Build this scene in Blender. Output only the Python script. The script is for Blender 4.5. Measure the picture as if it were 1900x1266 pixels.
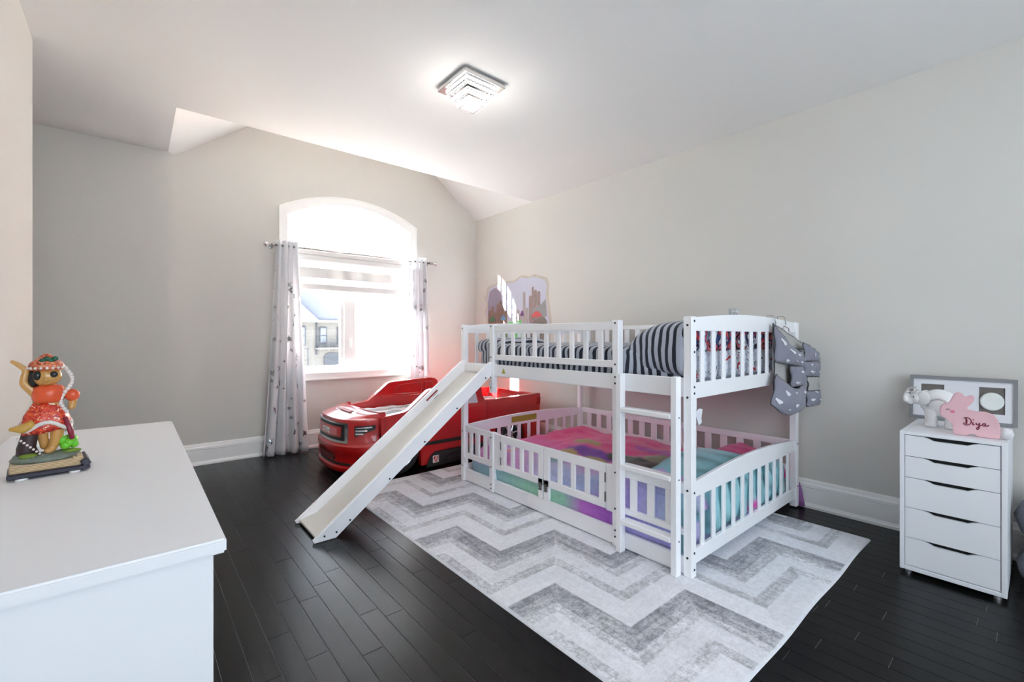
import bpy, bmesh, math, random
from mathutils import Vector, Matrix, noise

SC = bpy.context.scene
COL = SC.collection
for _o in list(bpy.data.objects):
    bpy.data.objects.remove(_o)
RND = random.Random(7)
PI = math.pi

# ------------------------------------------------------------------ camera
CAM_H, YAW = 1.1745, 0.7016
cam_data = bpy.data.cameras.new('camera')
cam_data.sensor_width = 36.0
cam_data.lens = 832.07 * 36.0 / 1900.0
cam_data.shift_y = -8.25 / 1900.0
cam_data.clip_start = 0.02
cam_data.clip_end = 300
cam = bpy.data.objects.new('camera', cam_data)
COL.objects.link(cam)
cam.location = (0, 0, CAM_H)
cam.rotation_euler = (PI / 2, 0, -YAW)
SC.camera = cam

# ------------------------------------------------------------------ world, sun, portals, exposure
SC.view_settings.view_transform = 'Standard'
SC.view_settings.look = 'None'
SC.view_settings.gamma = 1.0
SC.view_settings.use_curve_mapping = False
SC.view_settings.exposure = 1.95
SC.cycles.max_bounces = 14
SC.cycles.diffuse_bounces = 12
SC.cycles.glossy_bounces = 4
SC.cycles.transparent_max_bounces = 16
SC.cycles.caustics_reflective = False
SC.cycles.caustics_refractive = False
SC.cycles.sample_clamp_indirect = 6.0

world = bpy.data.worlds.new('sky')
SC.world = world
world.use_nodes = True
_bg = world.node_tree.nodes['Background']
_bg.inputs['Color'].default_value = (0.80, 0.90, 1.0, 1)
_bg.inputs['Strength'].default_value = 1.6

sun_data = bpy.data.lights.new('sun', 'SUN')
sun_data.energy = 41.0
sun_data.angle = math.radians(0.4)
sun_data.color = (1.0, 0.98, 0.95)
sun = bpy.data.objects.new('sun', sun_data)
COL.objects.link(sun)
sun.rotation_euler = Vector((1.0, -0.446, -0.42)).to_track_quat('-Z', 'Y').to_euler()
sun.location = (-6, 8, 5)


def portal(name, loc, direction, sx, sy):
    d = bpy.data.lights.new(name, 'AREA')
    d.shape = 'RECTANGLE'
    d.size, d.size_y = sx, sy
    d.cycles.is_portal = True
    o = bpy.data.objects.new(name, d)
    COL.objects.link(o)
    o.location = loc
    o.rotation_euler = Vector(direction).to_track_quat('-Z', 'Y').to_euler()


portal('daylight_portal_window', (1.89, 5.16, 1.70), (0, -1, 0), 1.5, 1.95)
portal('daylight_portal_rear_window', (1.05, -1.82, 1.45), (0, 1, 0), 3.0, 2.2)


# ------------------------------------------------------------------ helpers
def lin(c):
    c = c / 255.0
    return c / 12.92 if c <= 0.04045 else ((c + 0.055) / 1.055) ** 2.4


def srgb(r, g, b):
    return (lin(r), lin(g), lin(b))


def new_mat(name):
    m = bpy.data.materials.new(name)
    m.use_nodes = True
    nt = m.node_tree
    return m, nt, nt.nodes['Principled BSDF']


def mat(name, col, rough=0.5, metal=0.0, var=None, bump=None, spec=None, coat=0.0, sheen=0.0, emit=None, trans=0.0, alpha=None, stretch=None):
    """plain procedural material: base colour with a little noise variation and noise relief"""
    m, nt, p = new_mat(name)
    N, L = nt.nodes, nt.links
    p.inputs['Base Color'].default_value = (*col, 1)
    p.inputs['Roughness'].default_value = rough
    p.inputs['Metallic'].default_value = metal
    if spec is not None:
        p.inputs['Specular IOR Level'].default_value = spec
    if coat:
        p.inputs['Coat Weight'].default_value = coat
        p.inputs['Coat Roughness'].default_value = 0.08
    if sheen:
        p.inputs['Sheen Weight'].default_value = sheen
    if emit:
        p.inputs['Emission Color'].default_value = (*emit[0], 1)
        p.inputs['Emission Strength'].default_value = emit[1]
    if trans:
        p.inputs['Transmission Weight'].default_value = trans
    if var or bump:
        tc = N.new('ShaderNodeTexCoord')
        mp = N.new('ShaderNodeMapping')
        L.new(tc.outputs['Object'], mp.inputs['Vector'])
        if stretch:
            mp.inputs['Scale'].default_value = stretch
    if var:
        nz = N.new('ShaderNodeTexNoise')
        nz.inputs['Scale'].default_value = var[0]
        nz.inputs['Detail'].default_value = 5
        L.new(mp.outputs['Vector'], nz.inputs['Vector'])
        rp = N.new('ShaderNodeMapRange')
        rp.inputs['To Min'].default_value = 1 - var[1]
        rp.inputs['To Max'].default_value = 1 + var[1]
        L.new(nz.outputs['Fac'], rp.inputs['Value'])
        mx = N.new('ShaderNodeVectorMath')
        mx.operation = 'SCALE'
        mx.inputs[0].default_value = col
        L.new(rp.outputs['Result'], mx.inputs['Scale'])
        L.new(mx.outputs['Vector'], p.inputs['Base Color'])
    if bump:
        nb = N.new('ShaderNodeTexNoise')
        nb.inputs['Scale'].default_value = bump[0]
        nb.inputs['Detail'].default_value = 4
        L.new(mp.outputs['Vector'], nb.inputs['Vector'])
        bp = N.new('ShaderNodeBump')
        bp.inputs['Strength'].default_value = bump[1]
        bp.inputs['Distance'].default_value = 0.01
        L.new(nb.outputs['Fac'], bp.inputs['Height'])
        L.new(bp.outputs['Normal'], p.inputs['Normal'])
    return m


def attr_mat(name, rough=0.9, noise_scale=60, amount=0.12, sheen=0.0, bump=0.2, contrast=None):
    """colour from a vertex colour layer called Col (flat print), broken up by noise"""
    m, nt, p = new_mat(name)
    N, L = nt.nodes, nt.links
    a = N.new('ShaderNodeAttribute')
    a.attribute_name = 'Col'
    tc = N.new('ShaderNodeTexCoord')
    nz = N.new('ShaderNodeTexNoise')
    nz.inputs['Scale'].default_value = noise_scale
    nz.inputs['Detail'].default_value = 6
    L.new(tc.outputs['Object'], nz.inputs['Vector'])
    rp = N.new('ShaderNodeMapRange')
    rp.inputs['From Min'].default_value = 0.3
    rp.inputs['From Max'].default_value = 0.7
    rp.inputs['To Min'].default_value = 1 - amount
    rp.inputs['To Max'].default_value = 1 + amount
    L.new(nz.outputs['Fac'], rp.inputs['Value'])
    mx = N.new('ShaderNodeVectorMath')
    mx.operation = 'SCALE'
    L.new(a.outputs['Color'], mx.inputs[0])
    L.new(rp.outputs['Result'], mx.inputs['Scale'])
    L.new(mx.outputs['Vector'], p.inputs['Base Color'])
    p.inputs['Roughness'].default_value = rough
    if sheen:
        p.inputs['Sheen Weight'].default_value = sheen
    bp = N.new('ShaderNodeBump')
    bp.inputs['Strength'].default_value = bump
    bp.inputs['Distance'].default_value = 0.004
    L.new(nz.outputs['Fac'], bp.inputs['Height'])
    L.new(bp.outputs['Normal'], p.inputs['Normal'])
    return m


def stripe_mat(name, axis, period, c1, c2, duty=0.5, wave=0.012, wscale=9, rough=0.9, phase=0.0):
    m, nt, p = new_mat(name)
    N, L = nt.nodes, nt.links
    tc = N.new('ShaderNodeTexCoord')
    sep = N.new('ShaderNodeSeparateXYZ')
    L.new(tc.outputs['Object'], sep.inputs['Vector'])
    nz = N.new('ShaderNodeTexNoise')
    nz.inputs['Scale'].default_value = wscale
    nz.inputs['Detail'].default_value = 1
    L.new(tc.outputs['Object'], nz.inputs['Vector'])
    ma = N.new('ShaderNodeMath'); ma.operation = 'MULTIPLY_ADD'
    L.new(nz.outputs['Fac'], ma.inputs[0])
    ma.inputs[1].default_value = wave * 2
    L.new(sep.outputs[axis], ma.inputs[2])
    mu = N.new('ShaderNodeMath'); mu.operation = 'MULTIPLY_ADD'
    L.new(ma.outputs[0], mu.inputs[0])
    mu.inputs[1].default_value = 1.0 / period
    mu.inputs[2].default_value = 50 + phase
    fr = N.new('ShaderNodeMath'); fr.operation = 'FRACT'
    L.new(mu.outputs[0], fr.inputs[0])
    gt = N.new('ShaderNodeMath'); gt.operation = 'GREATER_THAN'
    L.new(fr.outputs[0], gt.inputs[0])
    gt.inputs[1].default_value = duty
    mix = N.new('ShaderNodeMix'); mix.data_type = 'RGBA'
    L.new(gt.outputs[0], mix.inputs['Factor'])
    mix.inputs['A'].default_value = (*c1, 1)
    mix.inputs['B'].default_value = (*c2, 1)
    L.new(mix.outputs['Result'], p.inputs['Base Color'])
    p.inputs['Roughness'].default_value = rough
    p.inputs['Sheen Weight'].default_value = 0.2
    n2 = N.new('ShaderNodeTexNoise'); n2.inputs['Scale'].default_value = 22
    L.new(tc.outputs['Object'], n2.inputs['Vector'])
    bp = N.new('ShaderNodeBump'); bp.inputs['Strength'].default_value = 0.35; bp.inputs['Distance'].default_value = 0.01
    L.new(n2.outputs['Fac'], bp.inputs['Height'])
    L.new(bp.outputs['Normal'], p.inputs['Normal'])
    return m


def print_mat(name, stops, scale=14, rough=0.9, distort=1.5):
    """printed cloth: voronoi blotches with hard colour steps"""
    m, nt, p = new_mat(name)
    N, L = nt.nodes, nt.links
    tc = N.new('ShaderNodeTexCoord')
    nz = N.new('ShaderNodeTexNoise'); nz.inputs['Scale'].default_value = scale; nz.inputs['Distortion'].default_value = distort
    nz.inputs['Detail'].default_value = 1.5
    L.new(tc.outputs['Object'], nz.inputs['Vector'])
    r = N.new('ShaderNodeValToRGB')
    r.color_ramp.interpolation = 'CONSTANT'
    e = r.color_ramp.elements
    while len(e) > 1:
        e.remove(e[-1])
    e[0].position = stops[0][0]; e[0].color = (*stops[0][1], 1)
    for pos, c in stops[1:]:
        q = e.new(pos); q.color = (*c, 1)
    L.new(nz.outputs['Fac'], r.inputs['Fac'])
    L.new(r.outputs['Color'], p.inputs['Base Color'])
    p.inputs['Roughness'].default_value = rough
    return m


def glass_mat(name, tint=(1, 1, 1), gloss=0.06):
    """thin pane: mostly clear with a faint mirror reflection"""
    m = bpy.data.materials.new(name)
    m.use_nodes = True
    nt = m.node_tree
    for n in list(nt.nodes):
        nt.nodes.remove(n)
    o = nt.nodes.new('ShaderNodeOutputMaterial')
    t = nt.nodes.new('ShaderNodeBsdfTransparent'); t.inputs['Color'].default_value = (*tint, 1)
    g = nt.nodes.new('ShaderNodeBsdfGlossy'); g.inputs['Roughness'].default_value = 0.02
    x = nt.nodes.new('ShaderNodeMixShader'); x.inputs['Fac'].default_value = gloss
    nt.links.new(t.outputs[0], x.inputs[1]); nt.links.new(g.outputs[0], x.inputs[2])
    nt.links.new(x.outputs[0], o.inputs['Surface'])
    return m


def sheer_mat(name, col, clear=0.5, transl=0.25):
    m = bpy.data.materials.new(name)
    m.use_nodes = True
    nt = m.node_tree
    for n in list(nt.nodes):
        nt.nodes.remove(n)
    o = nt.nodes.new('ShaderNodeOutputMaterial')
    t = nt.nodes.new('ShaderNodeBsdfTransparent')
    d = nt.nodes.new('ShaderNodeBsdfDiffuse'); d.inputs['Color'].default_value = (*col, 1)
    tl = nt.nodes.new('ShaderNodeBsdfTranslucent'); tl.inputs['Color'].default_value = (*col, 1)
    x1 = nt.nodes.new('ShaderNodeMixShader'); x1.inputs['Fac'].default_value = transl
    x2 = nt.nodes.new('ShaderNodeMixShader'); x2.inputs['Fac'].default_value = clear
    nt.links.new(d.outputs[0], x1.inputs[1]); nt.links.new(tl.outputs[0], x1.inputs[2])
    nt.links.new(x1.outputs[0], x2.inputs[1]); nt.links.new(t.outputs[0], x2.inputs[2])
    nt.links.new(x2.outputs[0], o.inputs['Surface'])
    return m


# ---- mesh building
def BM():
    return bmesh.new()


def box(bm, x0, x1, y0, y1, z0, z1, bev=0.0, seg=1):
    m = Matrix.Translation(((x0 + x1) / 2, (y0 + y1) / 2, (z0 + z1) / 2)) @ Matrix.Diagonal((abs(x1 - x0), abs(y1 - y0), abs(z1 - z0), 1))
    v = bmesh.ops.create_cube(bm, size=1.0, matrix=m)['verts']
    if bev > 0:
        ed = list({e for q in v for e in q.link_edges})
        bmesh.ops.bevel(bm, geom=ed, offset=bev, segments=seg, affect='EDGES', clamp_overlap=True)
    return bm


def obox(bm, c, dims, rot, bev=0.0):
    """box turned by a Matrix"""
    m = Matrix.Translation(c) @ rot.to_4x4() @ Matrix.Diagonal((*dims, 1))
    v = bmesh.ops.create_cube(bm, size=1.0, matrix=m)['verts']
    if bev > 0:
        ed = list({e for q in v for e in q.link_edges})
        bmesh.ops.bevel(bm, geom=ed, offset=bev, segments=1, affect='EDGES', clamp_overlap=True)


def axpt(axis, p, a):
    if axis == 'x':
        return (a, p[0], p[1])
    if axis == 'y':
        return (p[0], a, p[1])
    return (p[0], p[1], a)


def prism(bm, pts, axis, a, b, bev=0.0):
    A = [bm.verts.new(axpt(axis, p, a)) for p in pts]
    B = [bm.verts.new(axpt(axis, p, b)) for p in pts]
    n = len(pts)
    f1 = bm.faces.new(A); f2 = bm.faces.new(list(reversed(B)))
    sides = []
    for i in range(n):
        j = (i + 1) % n
        sides.append(bm.faces.new((A[j], A[i], B[i], B[j])))
    bmesh.ops.recalc_face_normals(bm, faces=[f1, f2] + sides)
    if bev > 0:
        ed = list(set(f1.edges) | set(f2.edges))
        bmesh.ops.bevel(bm, geom=ed, offset=bev, segments=2, affect='EDGES', clamp_overlap=True)
    return bm


def ring_prism(bm, outer, inner, axis, a, b):
    """frame between two outlines with the same number of points"""
    n = len(outer)
    R = []
    for pts, q in ((outer, a), (outer, b), (inner, b), (inner, a)):
        R.append([bm.verts.new(axpt(axis, p, q)) for p in pts])
    fs = []
    for k in range(4):
        P, Q = R[k], R[(k + 1) % 4]
        for i in range(n):
            j = (i + 1) % n
            fs.append(bm.faces.new((P[i], P[j], Q[j], Q[i])))
    bmesh.ops.recalc_face_normals(bm, faces=fs)


def loft(bm, rings, cap=True, wrap=True):
    V = [[bm.verts.new(p) for p in r] for r in rings]
    n = len(rings[0])
    fs = []
    for a, b in zip(V, V[1:]):
        for i in range(n if wrap else n - 1):
            j = (i + 1) % n
            fs.append(bm.faces.new((a[i], a[j], b[j], b[i])))
    if cap:
        fs.append(bm.faces.new(list(reversed(V[0]))))
        fs.append(bm.faces.new(V[-1]))
    bmesh.ops.recalc_face_normals(bm, faces=fs)
    return V


def grid(bm, nu, nv, fn):
    V = [[bm.verts.new(fn(i / nu, j / nv)) for i in range(nu + 1)] for j in range(nv + 1)]
    for j in range(nv):
        for i in range(nu):
            bm.faces.new((V[j][i], V[j][i + 1], V[j + 1][i + 1], V[j + 1][i]))
    return V


def tube(bm, pts, r, n=8, cap=True):
    pts = [Vector(p) for p in pts]
    rs = r if isinstance(r, (list, tuple)) else [r] * len(pts)
    rings = []
    up = Vector((0, 0, 1))
    prev = None
    for i, p in enumerate(pts):
        t = (pts[min(i + 1, len(pts) - 1)] - pts[max(i - 1, 0)]).normalized()
        if prev is None:
            u = up if abs(t.z) < 0.9 else Vector((1, 0, 0))
            s = t.cross(u).normalized()
        else:
            s = (prev - t * prev.dot(t)).normalized()
        prev = s
        w = t.cross(s)
        rings.append([p + (s * math.cos(2 * PI * k / n) + w * math.sin(2 * PI * k / n)) * rs[i] for k in range(n)])
    loft(bm, rings, cap)


def lathe(bm, prof, c, n=16, axis='z'):
    rings = []
    for r, h in prof:
        ring = []
        for k in range(n):
            a = 2 * PI * k / n
            u, v = max(r, 1e-5) * math.cos(a), max(r, 1e-5) * math.sin(a)
            d = {'z': (u, v, h), 'x': (h, u, v), 'y': (u, h, v)}[axis]
            ring.append((c[0] + d[0], c[1] + d[1], c[2] + d[2]))
        rings.append(ring)
    loft(bm, rings, True)


def ellip(bm, c, r, u=16, v=10, rot=None):
    m = Matrix.Translation(c)
    if rot is not None:
        m = m @ rot.to_4x4()
    m = m @ Matrix.Diagonal((r[0], r[1], r[2], 1))
    bmesh.ops.create_uvsphere(bm, u_segments=u, v_segments=v, radius=1.0, matrix=m)


def sgnpow(x, e):
    return math.copysign(abs(x) ** e, x)


def cushion(bm, x0, x1, y0, y1, z0, z1, e=0.35, nu=28, nv=16, rough=0.0, seed=0.0):
    """soft box (superellipsoid), optional lumps"""
    cx, cy, cz = (x0 + x1) / 2, (y0 + y1) / 2, (z0 + z1) / 2
    hx, hy, hz = (x1 - x0) / 2, (y1 - y0) / 2, (z1 - z0) / 2
    rings = []
    for j in range(nv + 1):
        t = -PI / 2 + PI * j / nv
        ct, st = sgnpow(math.cos(t), e), sgnpow(math.sin(t), e)
        ring = []
        for i in range(nu):
            a = 2 * PI * i / nu
            p = Vector((cx + hx * max(ct, 1e-4) * sgnpow(math.cos(a), e), cy + hy * max(ct, 1e-4) * sgnpow(math.sin(a), e), cz + hz * st))
            if rough:
                k = noise.noise(p * 7 + Vector((seed, seed, seed)))
                p += Vector(((p.x - cx), (p.y - cy), (p.z - cz))).normalized() * k * rough
            ring.append(p)
        rings.append(ring)
    loft(bm, rings, True)


def finish(name, bm, m, smooth=None):
    me = bpy.data.meshes.new(name)
    bm.to_mesh(me)
    bm.free()
    if m is not None:
        me.materials.append(m)
    if smooth:
        me.shade_smooth()
        if smooth is not True:
            me.set_sharp_from_angle(angle=math.radians(smooth))
    return me


def link(name, me, parent=None, loc=None, root=None):
    o = bpy.data.objects.new(name, me)
    COL.objects.link(o)
    if loc is not None:
        o.location = loc
    if parent is not None:
        o.parent = parent
        if parent.type == 'EMPTY' or parent.location.length > 0:
            o.matrix_parent_inverse = Matrix.Translation(-parent.location)
    return o


def part(name, bm, m, parent=None, smooth=None, loc=None, label=None):
    o = link(name, finish(name, bm, m, smooth), parent, loc)
    if label:
        o['label'] = label
    return o


def thing(name, label, cat, loc=(0, 0, 0), group=None):
    o = bpy.data.objects.new(name, None)
    COL.objects.link(o)
    o.location = loc
    o.empty_display_size = 0.1
    o['label'] = label
    o['category'] = cat
    if group:
        o['group'] = group
    return o


def tag(o, label, cat, group=None):
    o['label'] = label
    o['category'] = cat
    if group:
        o['group'] = group
    return o


def struct(o, label=None):
    o['kind'] = 'structure'
    if label:
        o['label'] = label
    return o


def paint(me, fn):
    ca = me.color_attributes.new('Col', 'FLOAT_COLOR', 'POINT')
    for v in me.vertices:
        c = fn(v.co)
        ca.data[v.index].color = c if len(c) == 4 else (*c, 1)


def text_mesh(txt, size, extrude=0.0):
    cu = bpy.data.curves.new('lettering', 'FONT')
    cu.body = txt
    cu.size = size
    cu.extrude = extrude
    cu.align_x = 'CENTER'
    cu.align_y = 'CENTER'
    o = bpy.data.objects.new('lettering', cu)
    COL.objects.link(o)
    dg = bpy.context.evaluated_depsgraph_get()
    me = bpy.data.meshes.new_from_object(o.evaluated_get(dg))
    bpy.data.objects.remove(o)
    bpy.data.curves.remove(cu)
    return me


# ------------------------------------------------------------------ materials
M = {}
M['wall'] = mat('wall_paint', srgb(213, 210, 204), 0.85, var=(3, 0.012), bump=(160, 0.05))
M['ceil'] = mat('ceiling_paint', srgb(238, 237, 235), 0.9, bump=(180, 0.05))
M['trim'] = mat('trim_paint', srgb(248, 247, 245), 0.35)
M['vinyl'] = mat('window_vinyl', srgb(240, 240, 240), 0.35)
M['bed'] = mat('white_painted_wood', srgb(249, 249, 251), 0.38, var=(8, 0.01), bump=(40, 0.03))
M['chute'] = mat('slide_surface', srgb(222, 220, 214), 0.35)
M['bolt'] = mat('dark_bolt', (0.05, 0.05, 0.055), 0.35, metal=0.8)
M['chrome'] = mat('chrome', (0.75, 0.74, 0.73), 0.12, metal=1.0)
M['nickel'] = mat('brushed_nickel', (0.5, 0.48, 0.46), 0.25, metal=1.0)
M['lacquer'] = mat('white_lacquer', srgb(236, 237, 240), 0.42)
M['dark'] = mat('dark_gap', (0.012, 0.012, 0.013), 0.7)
M['red'] = mat('red_plastic', (0.50, 0.006, 0.007), 0.28, var=(4, 0.04), coat=0.8)
M['blackp'] = mat('black_plastic', (0.018, 0.018, 0.019), 0.42)
M['silver'] = mat('silver_plastic', (0.6, 0.6, 0.62), 0.25, metal=0.85)
M['glass'] = glass_mat('window_glass', (0.98, 0.99, 1.0), 0.05)
M['curtain'] = sheer_mat('pale_grey_curtain', srgb(236, 236, 238), 0.0, 0.3)
M['foil'] = mat('silver_foil', (0.55, 0.56, 0.58), 0.22, metal=0.9)


def plank_material():
    m, nt, p = new_mat('dark_oak_plank')
    N, L = nt.nodes, nt.links
    tc = N.new('ShaderNodeTexCoord')
    mp = N.new('ShaderNodeMapping'); mp.inputs['Scale'].default_value = (60, 3.0, 60)
    L.new(tc.outputs['Object'], mp.inputs['Vector'])
    oi = N.new('ShaderNodeObjectInfo')
    add = N.new('ShaderNodeVectorMath'); add.operation = 'ADD'
    sc = N.new('ShaderNodeMath'); sc.operation = 'MULTIPLY'; sc.inputs[1].default_value = 37.0
    L.new(oi.outputs['Random'], sc.inputs[0])
    L.new(mp.outputs['Vector'], add.inputs[0]); L.new(sc.outputs[0], add.inputs[1])
    nz = N.new('ShaderNodeTexNoise'); nz.inputs['Scale'].default_value = 1.6; nz.inputs['Detail'].default_value = 7
    nz.inputs['Roughness'].default_value = 0.65
    L.new(add.outputs['Vector'], nz.inputs['Vector'])
    r = N.new('ShaderNodeValToRGB')
    r.color_ramp.elements[0].position = 0.3; r.color_ramp.elements[0].color = (0.0032, 0.003, 0.003, 1)
    r.color_ramp.elements[1].position = 0.75; r.color_ramp.elements[1].color = (0.011, 0.0102, 0.01, 1)
    L.new(nz.outputs['Fac'], r.inputs['Fac'])
    k = N.new('ShaderNodeMapRange'); k.inputs['To Min'].default_value = 0.75; k.inputs['To Max'].default_value = 1.25
    L.new(oi.outputs['Random'], k.inputs['Value'])
    mx = N.new('ShaderNodeVectorMath'); mx.operation = 'SCALE'
    L.new(r.outputs['Color'], mx.inputs[0]); L.new(k.outputs['Result'], mx.inputs['Scale'])
    L.new(mx.outputs['Vector'], p.inputs['Base Color'])
    p.inputs['Roughness'].default_value = 0.27
    p.inputs['Specular IOR Level'].default_value = 0.2
    bp = N.new('ShaderNodeBump'); bp.inputs['Strength'].default_value = 0.12; bp.inputs['Distance'].default_value = 0.003
    L.new(nz.outputs['Fac'], bp.inputs['Height']); L.new(bp.outputs['Normal'], p.inputs['Normal'])
    return m


M['plank'] = plank_material()
M['joint_glint'] = mat('painted_joint_glint', (0.30, 0.29, 0.28), 0.9)  # pale grey paints in the light caught by the plank grooves

# ------------------------------------------------------------------ room numbers
XW, YB, H = 3.56, 4.982, 2.743          # right wall, window wall, ceiling
YE, XO, YS, XL, YL = 3.827, 0.227, 4.7925, -0.405, 3.437
YF, XN = -1.75, -1.7                    # wall behind the camera, nook wall

# floor -----------------------------------------------------------------
fl_bm = BM(); box(fl_bm, XN, XW, YF, YB, -0.06, -0.0022)
floor = struct(part('floor', fl_bm, M['joint_glint']), 'near-black hardwood strip floor')
plank_cache = {}


def plank_mesh(length):
    key = round(length, 3)
    if key not in plank_cache:
        bm = BM(); box(bm, 0, 0.0809, 0, key - 0.0016, -0.018, 0, 0.0008)
        plank_cache[key] = finish('plank', bm, M['plank'])
    return plank_cache[key]


RUG = (1.22, 3.245, 0.64, 3.43)


def seen(x0, y0, x1, y1):
    """does a floor rectangle show in the photograph and is it not under rug or dresser"""
    if x0 >= RUG[0] + 0.02 and x1 <= RUG[1] - 0.02 and y0 >= RUG[2] + 0.02 and y1 <= RUG[3] - 0.02:
        return False
    if x1 <= 0.12 and y1 <= 2.6:
        return False
    if x0 >= 1.35 and y0 > 3.5 and y1 < 4.65:
        return False
    for a in (0, 0.5, 1):
        for b in (0, 0.25, 0.5, 0.75, 1):
            x, y = x0 + (x1 - x0) * a, y0 + (y1 - y0) * b
            d = x * math.sin(YAW) + y * math.cos(YAW)
            s = x * math.cos(YAW) - y * math.sin(YAW)
            if d > 0.1:
                u, v = 950 + 832 * s / d, 625 + 832 * CAM_H / d
                if 395 <= u <= 1920 and v <= 1290:
                    return True
    return False


rows = []
x = 0.3135 - 0.0825 * 25
rest = BM()
shown = []
while x < XW:
    y = YF - RND.random() * 0.9
    while y < YB:
        ln = RND.choice([0.35, 0.45, 0.6, 0.75, 0.9, 1.05, 1.2])
        a, b = max(y, YF), min(y + ln, YB)
        xa, xb = max(x, XN), min(x + 0.0825, XW)
        if b - a > 0.03 and xb - xa > 0.02:
            if seen(xa, a, xb, b) and xb - xa > 0.08:
                shown.append((xa, a, b - a))
            else:
                box(rest, xa + 0.0008, xb - 0.0008, a + 0.0008, b - 0.0008, -0.018, 0)
        y += ln
    x += 0.0825
shown.sort(key=lambda s: (s[0] ** 2 + s[1] ** 2))
for i, (xa, a, ln) in enumerate(shown):
    if i < 300:
        link('plank', plank_mesh(ln), floor, (xa + 0.0008, a + 0.0008, 0))
    else:
        box(rest, xa + 0.0008, xa + 0.0817, a + 0.0008, a + ln - 0.0008, -0.018, 0)
o = part('plank_field', rest, M['plank'], floor)
o['kind'] = 'stuff'

# ceiling with the vaulted recess over the window --------------------------
bm = BM()
box(bm, XN, XW, YF, YE, H, H + 0.12)
box(bm, XN, XO, YE, YS, H, H + 0.12)
ceiling = struct(part('ceiling', bm, M['ceil']), 'flat off-white ceiling')
SL, ZC = 0.757, 3.5
xa, xb = XO + (ZC - H) / SL, XW - (ZC - H) / SL
bm = BM()
P = [(XO, H), (xa, ZC), (xb, ZC), (XW, H)]
for (x0, z0), (x1, z1) in zip(P, P[1:]):
    v = [bm.verts.new(q) for q in ((x0, YE, z0), (x1, YE, z1), (x1, YB + 0.02, z1), (x0, YB + 0.02, z0))]
    bm.faces.new(v)
bm.faces.new([bm.verts.new((p[0], YE - 0.001, p[1])) for p in P])
part('ceiling_vault', bm, M['ceil'], ceiling)

# walls --------------------------------------------------------------------
bm = BM(); box(bm, XW, XW + 0.12, YF, YB + 0.12, 0, H)
struct(part('wall_right', bm, M['wall']), 'long beige grey wall behind the bunk bed')
bm = BM(); box(bm, XN, XL, YF, YL, 0, H)
struct(part('wall_left', bm, M['wall']), 'beige grey wall end beside the dresser')
bm = BM(); box(bm, XN - 0.12, XN, YL, YS, 0, H)
struct(part('wall_nook', bm, M['wall']))
bm = BM(); box(bm, XN, XO + 0.02, YS, YB + 0.12, 0, H)
struct(part('wall_back_left', bm, M['wall']), 'shaded wall section left of the window recess')


def arch(xl, xr, zb, zs, rise, n=24):
    w = (xr - xl) / 2
    R = (w * w + rise * rise) / (2 * rise)
    xc, zc = (xl + xr) / 2, zs + rise - R
    a0 = math.asin(w / R)
    pts = [(xl, zb), (xl, zs)]
    for i in range(1, n):
        a = -a0 + 2 * a0 * i / n
        pts.append((xc + R * math.sin(a), zc + R * math.cos(a)))
    pts += [(xr, zs), (xr, zb)]
    return pts


WX0, WX1, WZ0, WZS, WR = 1.198, 2.585, 0.785, 2.42, 0.205
op = arch(WX0, WX1, WZ0, WZS, WR)


def vault_z(x):
    return min(ZC, H + SL * (x - XO), H + SL * (XW - x))


bm = BM()
TH = 0.16


def wall_quad(pts):
    for yy in (YB, YB + TH):
        bm.faces.new([bm.verts.new((p[0], yy, p[1])) for p in pts])


wall_quad([(XO, 0), (WX0, 0), (WX0, vault_z(WX0)), (xa, ZC), (XO, H)])
wall_quad([(WX1, 0), (XW, 0), (XW, H), (xb, ZC), (WX1, vault_z(WX1))] if xb > WX1 else [(WX1, 0), (XW, 0), (XW, H), (WX1, vault_z(WX1))])
wall_quad([(WX0, 0), (WX1, 0), (WX1, WZ0), (WX0, WZ0)])
top = op[1:-1]
for (x0, z0), (x1, z1) in zip(top, top[1:]):
    wall_quad([(x0, z0), (x1, z1), (x1, vault_z(x1)), (x0, vault_z(x0))])
struct(part('wall_back', bm, M['wall']), 'beige grey wall around the arched window')

# wall behind the camera with its own window (daylight from that side)
bm = BM()
BX0, BX1, BZ0, BZ1 = -0.35, 2.45, 0.5, 2.45
box(bm, XN, BX0, YF - 0.12, YF, 0, H); box(bm, BX1, XW, YF - 0.12, YF, 0, H)
box(bm, BX0, BX1, YF - 0.12, YF, 0, BZ0); box(bm, BX0, BX1, YF - 0.12, YF, BZ1, H)
struct(part('wall_front', bm, M['wall']))
w2 = thing('window_2', 'plain casement window in the wall opposite', 'window', (1.05, YF, BZ0))
struct(w2)
bm = BM()
ring_prism(bm, [(BX0, BZ0), (BX1, BZ0), (BX1, BZ1), (BX0, BZ1)], [(BX0 + .05, BZ0 + .05), (BX1 - .05, BZ0 + .05), (BX1 - .05, BZ1 - .05), (BX0 + .05, BZ1 - .05)], 'y', YF - .1, YF - .04)
box(bm, 1.02, 1.08, YF - .1, YF - .04, BZ0, BZ1)
part('window_frame', bm, M['vinyl'], w2)
for a, b in ((BX0 + .05, 1.02), (1.08, BX1 - .05)):
    bm = BM(); box(bm, a, b, YF - .075, YF - .07, BZ0 + .05, BZ1 - .05); part('pane', bm, M['glass'], w2)

# baseboards -----------------------------------------------------------------
BP = [(0, 0), (.03, 0), (.03, .016), (.024, .022), (.019, .032), (.017, .034), (.017, .128), (.013, .133), (.021, .138), (.021, .158), (.013, .168), (.011, .186), (.006, .192), (0, .192)]


def base_y(name, x0, x1, yw, s=-1):     # along X, wall plane at y = yw, board on the s side
    bm = BM(); prism(bm, [(yw + s * t, z) for t, z in BP], 'x', x0, x1)
    return struct(part(name, bm, M['trim']))


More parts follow.
